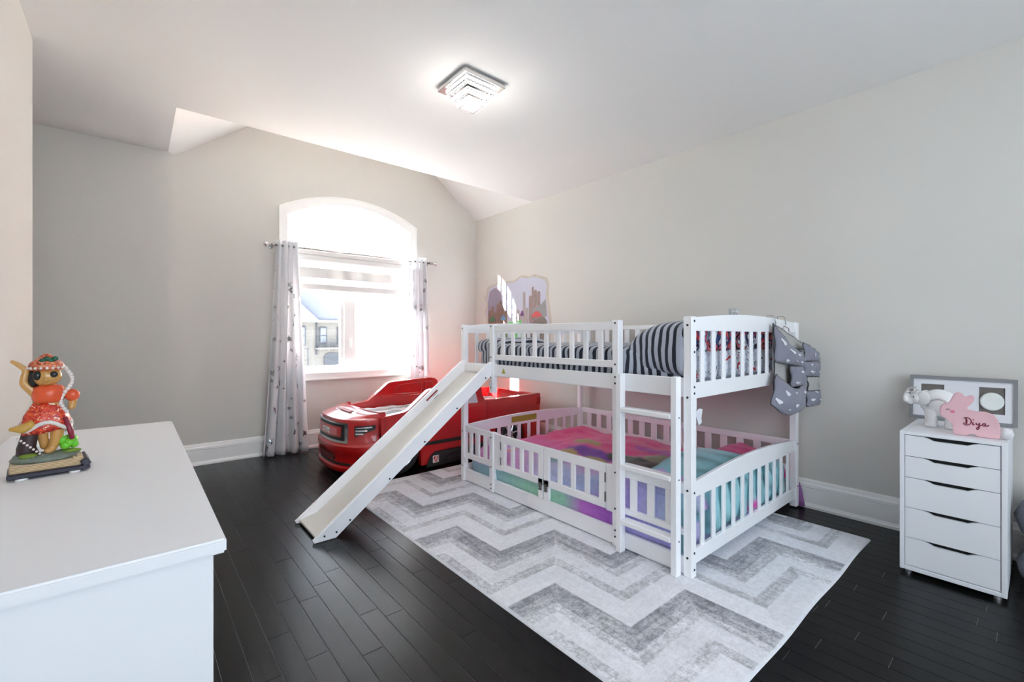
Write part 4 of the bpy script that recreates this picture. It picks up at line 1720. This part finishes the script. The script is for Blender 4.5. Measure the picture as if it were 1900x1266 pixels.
V = grid(bm, 90, 50, tmat)
M['greysheet'] = stripe_mat('grey_brushed_sheet', 'Y', .19, srgb(150, 150, 152), srgb(205, 205, 208), .5, wave=.07, wscale=4)
o = part('truck_mattress', bm, M['greysheet'], None, True)
md = o.modifiers.new('thickness', 'SOLIDIFY'); md.thickness = .22; md.offset = -1
tag(o, 'mattress in a rumpled grey sheet inside the red truck bed', 'mattress')

# ------------------------------------------------------------------ torn-edge city wall decal
dec = thing('wall_decal', 'city street wall decal with a torn plaster edge above the upper bunk', 'wall decal', (XW, 4.15, 1.1))
DX = XW - .0005


def flat_yz(bm, pts, x, t=.0012):
    prism(bm, pts, 'x', x - t, x)


outer = [(4.79, 1.72), (4.745, 1.69), (4.72, 1.80), (4.68, 1.835), (4.60, 1.845), (4.50, 1.862), (4.44, 1.845), (4.36, 1.855), (4.28, 1.868), (4.20, 1.858), (4.14, 1.872), (4.05, 1.91), (3.97, 1.902), (3.90, 1.885), (3.80, 1.90), (3.70, 1.87), (3.60, 1.84), (3.565, 1.77), (3.58, 1.65), (3.56, 1.52), (3.54, 1.42), (3.52, 1.32), (3.53, 1.20), (3.56, 1.11), (3.75, 1.08), (4.0, 1.10), (4.3, 1.07), (4.55, 1.10), (4.74, 1.12), (4.77, 1.25), (4.74, 1.38), (4.77, 1.50), (4.73, 1.60)]
bm = BM(); flat_yz(bm, outer, DX)
part('torn_edge', bm, mat('torn_plaster_print', srgb(196, 188, 178), .8, var=(14, .14)), dec)
cy, cz = 4.15, 1.5
inner = [(cy + (a - cy) * .93, cz + (b - cz) * .93) for a, b in outer]
bm = BM(); flat_yz(bm, inner, DX - .0012, .0008)
part('sky_print', bm, mat('pale_lilac_sky_print', srgb(196, 198, 214), .7, var=(2, .05)), dec)
bm = BM(); flat_yz(bm, [(4.70, 1.30), (4.70, 1.62), (4.66, 1.76), (4.56, 1.80), (4.44, 1.78), (4.40, 1.60), (4.36, 1.30)], DX - .0018, .0004)
part('dusk_sky_print', bm, mat('dusk_sky_print', srgb(150, 140, 158), .7, var=(6, .1)), dec)
pieces = [('tower_print', srgb(122, 96, 84), [(4.655, 1.16, 1.52, .06), (4.60, 1.16, 1.57, .05), (4.545, 1.16, 1.49, .05), (4.49, 1.16, 1.60, .05), (4.435, 1.16, 1.63, .05), (4.385, 1.16, 1.56, .045), (4.33, 1.16, 1.50, .06)]),
          ('tower_print', srgb(168, 160, 158), [(4.10, 1.16, 1.50, .06), (4.04, 1.16, 1.46, .05), (3.985, 1.16, 1.71, .045), (3.935, 1.16, 1.52, .05)]),
          ('tower_print', srgb(150, 132, 128), [(3.875, 1.16, 1.66, .05), (3.835, 1.16, 1.76, .035), (3.79, 1.16, 1.72, .05), (3.735, 1.16, 1.70, .055)])]
for nm, c, tw in pieces:
    m_t = mat('tower_' + str(int(c[0] * 1000)), c, .7, var=(60, .45), stretch=(1, 1, .35))
    for y, z0, z1, w in tw:
        bm = BM()
        flat_yz(bm, [(y - w / 2, z0), (y + w / 2, z0), (y + w / 2, z1 - .02), (y + w * .1, z1), (y - w / 2, z1 - .012)], DX - .0024, .0005)
        part(nm, bm, m_t, dec)
bm = BM(); flat_yz(bm, [(4.68, 1.13), (3.6, 1.13), (3.6, 1.35), (3.66, 1.42), (3.8, 1.36), (3.95, 1.30), (4.3, 1.28), (4.5, 1.30), (4.7, 1.36)], DX - .0028, .0006)
part('street_print', bm, mat('street_print', srgb(132, 122, 114), .7, var=(25, .3)), dec)
bm = BM(); flat_yz(bm, [(3.60, 1.40), (3.62, 1.60), (3.70, 1.54), (3.84, 1.50), (3.87, 1.40)], DX - .003, .0006)
part('rock_print', bm, mat('rock_print', srgb(150, 150, 150), .7, var=(9, .1)), dec)
bm = BM(); flat_yz(bm, [(4.30, 1.12), (4.34, 1.33), (4.25, 1.36), (4.12, 1.34), (4.04, 1.38), (4.0, 1.12)], DX - .0034, .0006)
part('grass_print', bm, mat('grass_print', srgb(110, 200, 110), .7, var=(18, .25)), dec)
for c, y, z, w in ((srgb(60, 110, 70), 4.60, 1.40, .11), (srgb(110, 150, 190), 4.38, 1.41, .10), (srgb(206, 84, 84), 3.77, 1.43, .17), (srgb(110, 60, 120), 4.02, 1.45, .06)):
    bm = BM()
    flat_yz(bm, [(y - w / 2, z - .03), (y + w / 2, z - .03), (y + w / 2, z), (y + w * .3, z + .01), (y + w * .18, z + .035), (y - w * .22, z + .035), (y - w * .34, z + .01), (y - w / 2, z)], DX - .004, .0006)
    part('vehicle_print', bm, mat('vehicle_print', c, .6, var=(70, .35)), dec)

# ------------------------------------------------------------------ long white dresser
dr = thing('dresser', 'long low white dresser against the left wall, with the figurine on it', 'dresser', (-.12, 1.83, 0))
DZ = .78
bm = BM(); box(bm, -.365, .098, 1.065, 2.605, .0, DZ - .028)
box(bm, -.365, .120, 1.045, 1.066, .0, DZ - .028, .0015); box(bm, -.365, .120, 2.604, 2.625, .0, DZ - .028, .0015)
part('carcass', bm, M['lacquer'], dr)
bm = BM(); box(bm, -.372, .140, 1.03, 2.632, DZ - .028, DZ, .004, 2)
part('worktop', bm, M['lacquer'], dr, 40)
bm = BM(); box(bm, 0, .018, .003, .765, .004, .236, .002)
dme = finish('drawer_front', bm, M['lacquer'])
for i in range(2):
    for k in range(3):
        link('drawer_front', dme, dr, (.1, 1.067 + i * .768, .02 + k * .242))

# ------------------------------------------------------------------ figurine on an open-book base
fg = thing('figurine', 'painted figurine in orange and red clothes standing on an open-book base', 'figurine', (-.185, 1.86, DZ))
GOLD = srgb(196, 146, 78)
M['skin'] = mat('glazed_ochre', GOLD, .25, var=(25, .15), coat=.5)
M['navyb'] = mat('navy_book_cover', srgb(34, 32, 50), .35)
M['pages'] = stripe_mat('book_pages', 'Z', .004, srgb(150, 120, 88), srgb(214, 188, 150), .4, wave=.001)
M['orange'] = mat('glazed_orange', srgb(214, 84, 44), .3, var=(40, .15))
M['fred'] = print_mat('glazed_red_pattern', [(0, srgb(150, 30, 30)), (.40, srgb(206, 56, 34)), (.56, srgb(224, 110, 50)), (.61, srgb(206, 50, 34)), (.66, srgb(232, 220, 200))], 95, .3)
M['fgreen'] = mat('glazed_green', srgb(110, 200, 50), .3, var=(60, .25))
M['fdark'] = mat('dark_umber', srgb(58, 40, 42), .5, var=(40, .25))
M['beads'] = mat('pearl_beads', srgb(222, 214, 208), .25)
M['rock'] = mat('grey_green_rock', srgb(120, 128, 116), .6, var=(45, .45), bump=(60, .6))
M['fblack'] = mat('black_eye', (.01, .01, .012), .2)
fr = Matrix.Rotation(.12, 3, 'Z')
FC = Vector((-.185, 1.86, DZ))


def F(x, y, z):
    return FC + fr @ Vector((x, y, z))


bm = BM(); obox(bm, F(0, 0, .012), (.165, .115, .012), fr, .002); obox(bm, F(.073, .0, .026), (.018, .115, .02), fr @ Matrix.Rotation(-.5, 3, 'Y'), .002)
part('book_cover', bm, M['navyb'], fg)
bm = BM(); obox(bm, F(-.006, .003, .028), (.145, .1, .02), fr, .003); obox(bm, F(.058, .004, .036), (.022, .096, .018), fr @ Matrix.Rotation(-.35, 3, 'Y'), .002)
part('book_pages', bm, M['pages'], fg)
for sx in (-.055, .05):
    bm = BM(); lathe(bm, [(.012, 0), (.013, .001), (.013, .005), (.011, .006)], F(sx, -.042, 0), 14); part('felt_pad', bm, M['trim'], fg)
bm = BM()
ellip(bm, F(-.012, .0, .046), (.068, .042, .016), 20, 10); ellip(bm, F(-.045, .01, .052), (.03, .03, .014), 14, 8); ellip(bm, F(.035, .008, .05), (.03, .03, .013), 14, 8)
rm_ = part('rock', bm, M['rock'], fg, True)
bm = BM(); ellip(bm, F(-.042, -.015, .058), (.02, .016, .008), 12, 8); ellip(bm, F(.045, -.01, .058), (.022, .012, .006), 12, 8)
part('moss', bm, mat('moss', srgb(120, 140, 50), .7, var=(60, .3)), rm_, True)
# body, one continuous figure grown on a skeleton
sk = bpy.data.meshes.new('body')
J = [((0, 0, .175), .026), ((-.002, 0, .205), .024), ((-.004, 0, .232), .028), ((-.004, 0, .25), .012), ((-.006, -.004, .282), .03),
     ((.018, -.004, .14), .02), ((.014, -.008, .10), .014), ((.004, -.006, .068), .012), ((-.01, -.02, .062), .010),
     ((-.02, .004, .145), .018), ((-.012, .006, .105), .013), ((-.008, .01, .066), .011),
     ((-.032, 0, .235), .013), ((-.052, -.004, .262), .010), ((-.046, -.004, .300), .008), ((-.064, -.004, .318), .0065), ((-.076, -.004, .327), .004),
     ((.028, 0, .235), .013), ((.05, -.004, .21), .011), ((.044, -.014, .178), .009)]
E_ = [(0, 1), (1, 2), (2, 3), (3, 4), (0, 5), (5, 6), (6, 7), (7, 8), (0, 9), (9, 10), (10, 11), (2, 12), (12, 13), (13, 14), (14, 15), (15, 16), (2, 17), (17, 18), (18, 19)]
sk.from_pydata([tuple(F(*p)) for p, r in J], E_, [])
sk.materials.append(M['skin'])
bo = link('body', sk, fg)
bo.modifiers.new('skin', 'SKIN')
for i, (p, r) in enumerate(J):
    sk.skin_vertices[0].data[i].radius = (r, r)
sk.skin_vertices[0].data[0].use_root = True
ms = bo.modifiers.new('smooth', 'SUBSURF'); ms.levels = ms.render_levels = 2
bm = BM()
ellip(bm, F(-.025, -.026, .284), (.010, .008, .013), 10, 8); ellip(bm, F(.008, -.031, .286), (.009, .006, .009), 10, 8)
part('eyes', bm, M['fblack'], bo, True)
bm = BM(); ellip(bm, F(-.006, -.004, .281), (.032, .03, .03), 20, 14); ellip(bm, F(-.008, -.034, .272), (.005, .006, .006), 8, 6); tube(bm, [F(-.016, -.032, .262), F(-.008, -.034, .26), F(0, -.032, .262)], .0018, 6)
part('face', bm, M['skin'], bo, True)
bm = BM(); ellip(bm, F(-.03, .006, .275), (.016, .026, .032), 12, 8)
part('hair', bm, M['fblack'], bo, True)
bm = BM(); lathe(bm, [(.036, .0), (.038, .012), (.034, .022), (.02, .034), (.008, .046), (.001, .048)], F(-.006, .0, .298), 18)
part('turban', bm, print_mat('turban_pattern', [(0, srgb(150, 60, 40)), (.42, srgb(205, 96, 56)), (.55, srgb(226, 170, 130)), (.62, srgb(190, 70, 44)), (.68, srgb(236, 226, 214))], 110, .3), fg, True)
bm = BM()
for k in range(20):
    a = 2 * PI * k / 20
    ellip(bm, F(-.006 + .039 * math.cos(a), .039 * math.sin(a), .305), (.004, .004, .004), 6, 5)
for k in range(16):
    a = PI * k / 15
    ellip(bm, F(.034 + .012 * math.sin(a * 2), -.014 - .004 * math.sin(a), .30 - .125 * k / 15), (.006, .006, .006), 6, 5)
for k in range(9):
    ellip(bm, F(-.062 + .006 * k, -.028 + .0005 * k, .112 - .007 * k), (.0035, .0035, .0035), 6, 5)
part('beads', bm, M['beads'], fg, True)['kind'] = 'stuff'
bm = BM()
for k in range(4):
    ellip(bm, F(-.014 + .008 * k, -.026, .326 + .005 * (k % 2)), (.008, .006, .007), 8, 6)
part('green_jewels', bm, mat('dark_green_glaze', srgb(30, 84, 60), .25), fg, True)['kind'] = 'stuff'
bm = BM(); lathe(bm, [(.03, .0), (.034, .01), (.036, .028), (.032, .045), (.02, .05)], F(-.002, 0, .205), 18); ellip(bm, F(.046, -.012, .222), (.017, .014, .018), 12, 8)
part('scarf', bm, M['orange'], fg, True)
bm = BM()
rings = []
for z, r in ((.205, .026), (.19, .034), (.17, .044), (.15, .05), (.136, .046)):
    rings.append([F(-.006 + r * (1 + .08 * math.sin(6 * a)) * math.cos(a), r * .8 * (1 + .08 * math.sin(6 * a)) * math.sin(a), z - .02 * math.sin(a * .5) * (z < .16)) for a in [2 * PI * k / 28 for k in range(28)]])
loft(bm, rings, True)
skt = part('skirt', bm, M['fred'], fg, True)
bm = BM(); tube(bm, [F(-.006 + .05 * math.cos(a), .041 * math.sin(a), .14 + .012 * math.sin(3 * a)) for a in [2 * PI * k / 26 for k in range(27)]], .006, 6)
part('skirt_trim', bm, M['beads'], skt, True)
bm = BM(); tube(bm, [F(-.03, -.03, .15), F(-.055, -.032, .138), F(-.078, -.03, .14)], [.012, .013, .004], 8)
part('sash_end', bm, mat('ochre_cloth', srgb(190, 150, 70), .4, var=(50, .3)), fg, True)
bm = BM(); tube(bm, [F(.03, -.028, .16), F(.042, -.03, .12), F(.046, -.03, .095)], [.006, .007, .006], 8)
part('sash_tail', bm, mat('maroon_glaze', srgb(130, 30, 50), .3), fg, True)
bm = BM(); tube(bm, [F(-.042, .004, .05), F(-.046, .002, .08), F(-.04, 0, .11), F(-.034, .002, .138)], [.026, .02, .018, .019], 10)
part('tree_stump', bm, M['fdark'], fg, True)
bm = BM()
for k in range(9):
    a = 2 * PI * k / 9
    ellip(bm, F(.038 + .012 * math.cos(a), -.004 + .012 * math.sin(a), .076 + .008 * (k % 3)), (.012, .012, .012), 8, 6)
part('green_bush', bm, M['fgreen'], fg, True)

# ------------------------------------------------------------------ white drawer unit by the right wall
du = thing('drawer_unit', 'narrow white five-drawer unit with cut-out grips by the right wall', 'drawer unit', (3.2, .28, 0))
UX, UY0, UY1, UZ0, UZ1 = 2.93, .1, .462, .02, .705
bm = BM()
box(bm, UX, 3.50, UY0, UY0 + .018, UZ0, UZ1, .0015); box(bm, UX, 3.50, UY1 - .018, UY1, UZ0, UZ1, .0015)
box(bm, UX, 3.50, UY0 + .018, UY1 - .018, UZ1 - .016, UZ1, .0015); box(bm, UX, 3.50, UY0 + .018, UY1 - .018, UZ0, UZ0 + .02, .0015)
box(bm, 3.485, 3.50, UY0 + .018, UY1 - .018, UZ0, UZ1)
part('carcass', bm, M['lacquer'], du)
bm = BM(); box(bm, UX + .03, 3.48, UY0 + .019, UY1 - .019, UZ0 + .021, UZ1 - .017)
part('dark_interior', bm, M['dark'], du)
zs = [.687, .583, .478, .329, .181, .043]
for z1, z0 in zip(zs, zs[1:]):
    ya, yb = UY0 + .0205, UY1 - .0205
    ym = (ya + yb) / 2
    zt, zb = z1 - .0015, z0 + .0015
    g = .075
    cut = [(ym - g - .02, zt), (ym - g, zt - .006), (ym - g + .018, zt - .015), (ym + g - .018, zt - .015), (ym + g, zt - .006), (ym + g + .02, zt)]
    bm = BM(); prism(bm, [(ya, zb), (ya, zt)] + cut + [(yb, zt), (yb, zb)], 'x', UX + .002, UX + .018)
    part('drawer', bm, M['lacquer'], du)
for fx in (UX + .03, 3.46):
    for fy in (UY0 + .03, UY1 - .03):
        bm = BM(); lathe(bm, [(.014, 0), (.014, UZ0)], (fx, fy, 0), 10); part('foot', bm, M['silver'], du)

# keepsake frame leaning on the wall
kf = thing('keepsake_frame', 'grey keepsake frame with an oval plaster cast leaning behind the figures', 'picture frame', (3.48, .29, UZ1))
M['greyframe'] = mat('grey_frame_wood', srgb(132, 132, 134), .5, var=(20, .05))


def lean(z):      # lean against the wall: further back towards the top
    return 3.455 + (z - .706) * .16


def fbox(bm, y0, y1, z0, z1, d0, d1, bev=0):
    v = []
    for x_, y_, z_ in ((0, y0, z0), (0, y1, z0), (0, y1, z1), (0, y0, z1)):
        v.append((lean(z_) + d0, y_, z_)); v.append((lean(z_) + d1, y_, z_))
    vs = [bm.verts.new(q) for q in v]
    for f in ((0, 2, 4, 6), (1, 7, 5, 3), (0, 1, 3, 2), (2, 3, 5, 4), (4, 5, 7, 6), (6, 7, 1, 0)):
        bm.faces.new([vs[i] for i in f])
    bmesh.ops.recalc_face_normals(bm, faces=bm.faces)


bm = BM()
fbox(bm, .082, .502, .932, .95, -.012, .012); fbox(bm, .082, .502, .7065, .724, -.012, .012)
fbox(bm, .082, .096, .724, .932, -.012, .012); fbox(bm, .486, .502, .724, .932, -.012, .012)
part('frame', bm, M['greyframe'], kf)
bm = BM()
fbox(bm, .096, .486, .903, .932, -.004, .0); fbox(bm, .096, .486, .724, .765, -.004, .0)
fbox(bm, .096, .126, .765, .903, -.004, .0); fbox(bm, .221, .357, .765, .903, -.004, .0); fbox(bm, .453, .486, .765, .903, -.004, .0)
part('mat_board', bm, mat('white_mat_board', srgb(222, 222, 226), .7), kf)
bm = BM(); fbox(bm, .094, .488, .72, .935, .003, .008)
part('backing', bm, mat('taupe_backing', srgb(112, 106, 102), .8), kf)
bm = BM()
rings = []
for r, d in ((1.0, .002), (.98, -.012), (.85, -.018), (.01, -.019)):
    rings.append([(lean(.83) + d + .16 * .047 * r * math.sin(a), .1735 + .0455 * r * math.cos(a), .83 + .047 * r * math.sin(a)) for a in [2 * PI * k / 28 for k in range(28)]])
loft(bm, rings, True)
part('oval_cast', bm, mat('white_plaster', srgb(226, 230, 226), .8), kf, 40, label='oval white plaster cast')

# white elephant money box
el = thing('elephant_figure', 'glossy white ceramic elephant with a silver ring on its trunk', 'figurine', (3.2, .37, UZ1))
M['ceramic'] = mat('white_ceramic', srgb(236, 236, 236), .15, coat=.4)
bm = BM()
ez = UZ1
ellip(bm, (3.2, .345, ez + .124), (.055, .08, .072), 24, 16)
ellip(bm, (3.185, .425, ez + .146), (.036, .036, .037), 20, 14)
for lx in (3.172, 3.228):
    for ly in (.378, .302):
        lathe(bm, [(.024, .001), (.026, .006), (.022, .03), (.024, .09)], (lx, ly, ez), 16)
tube(bm, [(3.18, .44, ez + .14), (3.176, .462, ez + .122), (3.175, .474, ez + .128), (3.175, .476, ez + .15), (3.175, .470, ez + .172), (3.175, .466, ez + .184)], [.022, .017, .014, .012, .010, .008], 12)
tube(bm, [(3.2, .275, ez + .13), (3.2, .262, ez + .11), (3.2, .265, ez + .09)], [.007, .005, .004], 8)
eb_ = part('body', bm, M['ceramic'], el, True)
mr = eb_.modifiers.new('blend', 'REMESH'); mr.mode = 'VOXEL'; mr.voxel_size = .0035; mr.use_smooth_shade = True
mm = eb_.modifiers.new('soften', 'SMOOTH'); mm.factor = .6; mm.iterations = 6
for sx in (-1, 1):
    bm = BM(); ellip(bm, (3.19 + sx * .04, .402, ez + .148), (.007, .03, .036), 16, 12, Matrix.Rotation(sx * .35, 3, 'Z'))
    part('ear', bm, M['ceramic'], el, True)
bm = BM(); tube(bm, [(3.152 + .0 * a, .447 + .021 * math.cos(a), ez + .187 + .012 * math.sin(a) - .006 * math.cos(a)) for a in [2 * PI * k / 20 for k in range(21)]], .0042, 8)
part('trunk_ring', bm, M['chrome'], el, True)
bm = BM(); tube(bm, [(3.147 + .006 * abs(t), .345 + .042 * math.sin(t * 1.5), ez + .118 + .030 * math.cos(t * 1.9)) for t in [-1 + 2 * k / 16 for k in range(17)]], .0045, 8)
part('saddle_band', bm, M['chrome'], el, True)
bm = BM(); ellip(bm, (3.155, .441, ez + .15), (.003, .003, .004), 8, 6); part('eye', bm, M['fblack'], el, True)

# pink bunny plaque money box with the lettering
bn = thing('bunny_money_box', 'pink wooden bunny money box with red script name and white tail', 'money box', (3.03, .22, UZ1))
OUT = [(.278, .712), (.279, .748), (.292, .768), (.305, .779), (.318, .786), (.325, .805), (.323, .834), (.315, .846), (.300, .852), (.290, .862), (.284, .878), (.277, .897), (.268, .906), (.259, .907), (.250, .902), (.242, .888), (.236, .888), (.224, .895), (.214, .896), (.207, .888), (.208, .875), (.218, .854), (.233, .838), (.229, .828), (.205, .822), (.173, .823), (.148, .814), (.132, .791), (.125, .755), (.124, .720), (.128, .708), (.136, .7065), (.194, .7065), (.201, .714), (.212, .718), (.224, .714), (.231, .7065), (.275, .7065)]
bm = BM(); prism(bm, OUT, 'x', 3.005, 3.045, .003)
bb = part('body', bm, mat('pink_painted_wood', srgb(226, 184, 190), .45, var=(12, .02)), bn, 40)
bm = BM(); ellip(bm, (3.025, .106, .7325), (.022, .0235, .026), 18, 12)
part('tail', bm, mat('white_pompom', srgb(232, 230, 230), .95, bump=(180, .5)), bn, True)
M['script'] = mat('dark_red_lettering', srgb(122, 18, 48), .5)
bm = BM()


def smooth_path(pts, n=6):
    out = []
    for i in range(len(pts) - 1):
        p0, p1, p2, p3 = (Vector(pts[max(i - 1, 0)]), Vector(pts[i]), Vector(pts[i + 1]), Vector(pts[min(i + 2, len(pts) - 1)]))
        for k in range(n):
            t = k / n
            out.append(.5 * (2 * p1 + (p2 - p0) * t + (2 * p0 - 5 * p1 + 4 * p2 - p3) * t * t + (3 * p1 - p0 - 3 * p2 + p3) * t ** 3))
    out.append(Vector(pts[-1]))
    return out


for stroke, r in (([(.2335, .789), (.2315, .776), (.233, .761)], .0028),
                  ([(.241, .787), (.237, .7915), (.227, .792), (.218, .784), (.2165, .772), (.221, .762), (.230, .757), (.237, .757), (.2415, .762), (.239, .767)], .0019),
                  ([(.2105, .773), (.2115, .765), (.2095, .7605), (.2055, .764)], .0021),
                  ([(.2005, .772), (.1995, .765), (.196, .7625), (.1915, .767), (.1895, .773)], .0021),
                  ([(.1895, .773), (.190, .757), (.1925, .744), (.1975, .741), (.1985, .747), (.193, .754), (.183, .763)], .0019),
                  ([(.1715, .772), (.176, .7715), (.1795, .766), (.177, .7605), (.1725, .761), (.1705, .767)], .0021),
                  ([(.1705, .773), (.1705, .764), (.167, .7605), (.162, .763), (.1595, .767)], .002)):
    tube(bm, smooth_path([(3.0045, a, b) for a, b in stroke]), r, 6)
ellip(bm, (3.0045, .2095, .7845), (.002, .0026, .0026), 8, 6)
part('lettering', bm, M['script'], bb, True)
bm = BM(); tube(bm, smooth_path([(3.0045, a, b) for a, b in ((.303, .819), (.2985, .8245), (.293, .8245), (.289, .8205))]), .0012, 6)
part('closed_eye', bm, M['fdark'], bb, True)
bm = BM(); ellip(bm, (3.005, .279, .814), (.0012, .0085, .0065), 14, 8)
part('cheek', bm, mat('pink_cheek', srgb(226, 120, 150), .6), bb, True)

# grey knitted throw heaped on the floor at the right edge
bm = BM()
rings = []
for z, r, dx, dy in ((.004, .11, 0, 0), (.03, .145, 0, .0), (.09, .155, 0, .0), (.15, .135, 0, -.006), (.19, .115, 0, -.01), (.23, .14, 0, -.0), (.30, .165, 0, .0), (.36, .15, 0, -.005), (.41, .12, 0, -.012), (.44, .05, 0, -.012)):
    rings.append([(3.30 + dx + r * 1.25 * math.cos(a) * (1 + .06 * math.sin(5 * a)), -.075 + dy + r * .98 * math.sin(a) * (1 + .06 * math.sin(4 * a + z * 9)), z) for a in [2 * PI * k / 36 for k in range(36)]])
loft(bm, rings, True)
o = part('grey_throw', bm, mat('grey_knit', srgb(128, 130, 138), .95, var=(90, .25), bump=(130, .9)), None, True)
tag(o, 'grey knitted throw heaped on the floor beside the drawer unit', 'throw')
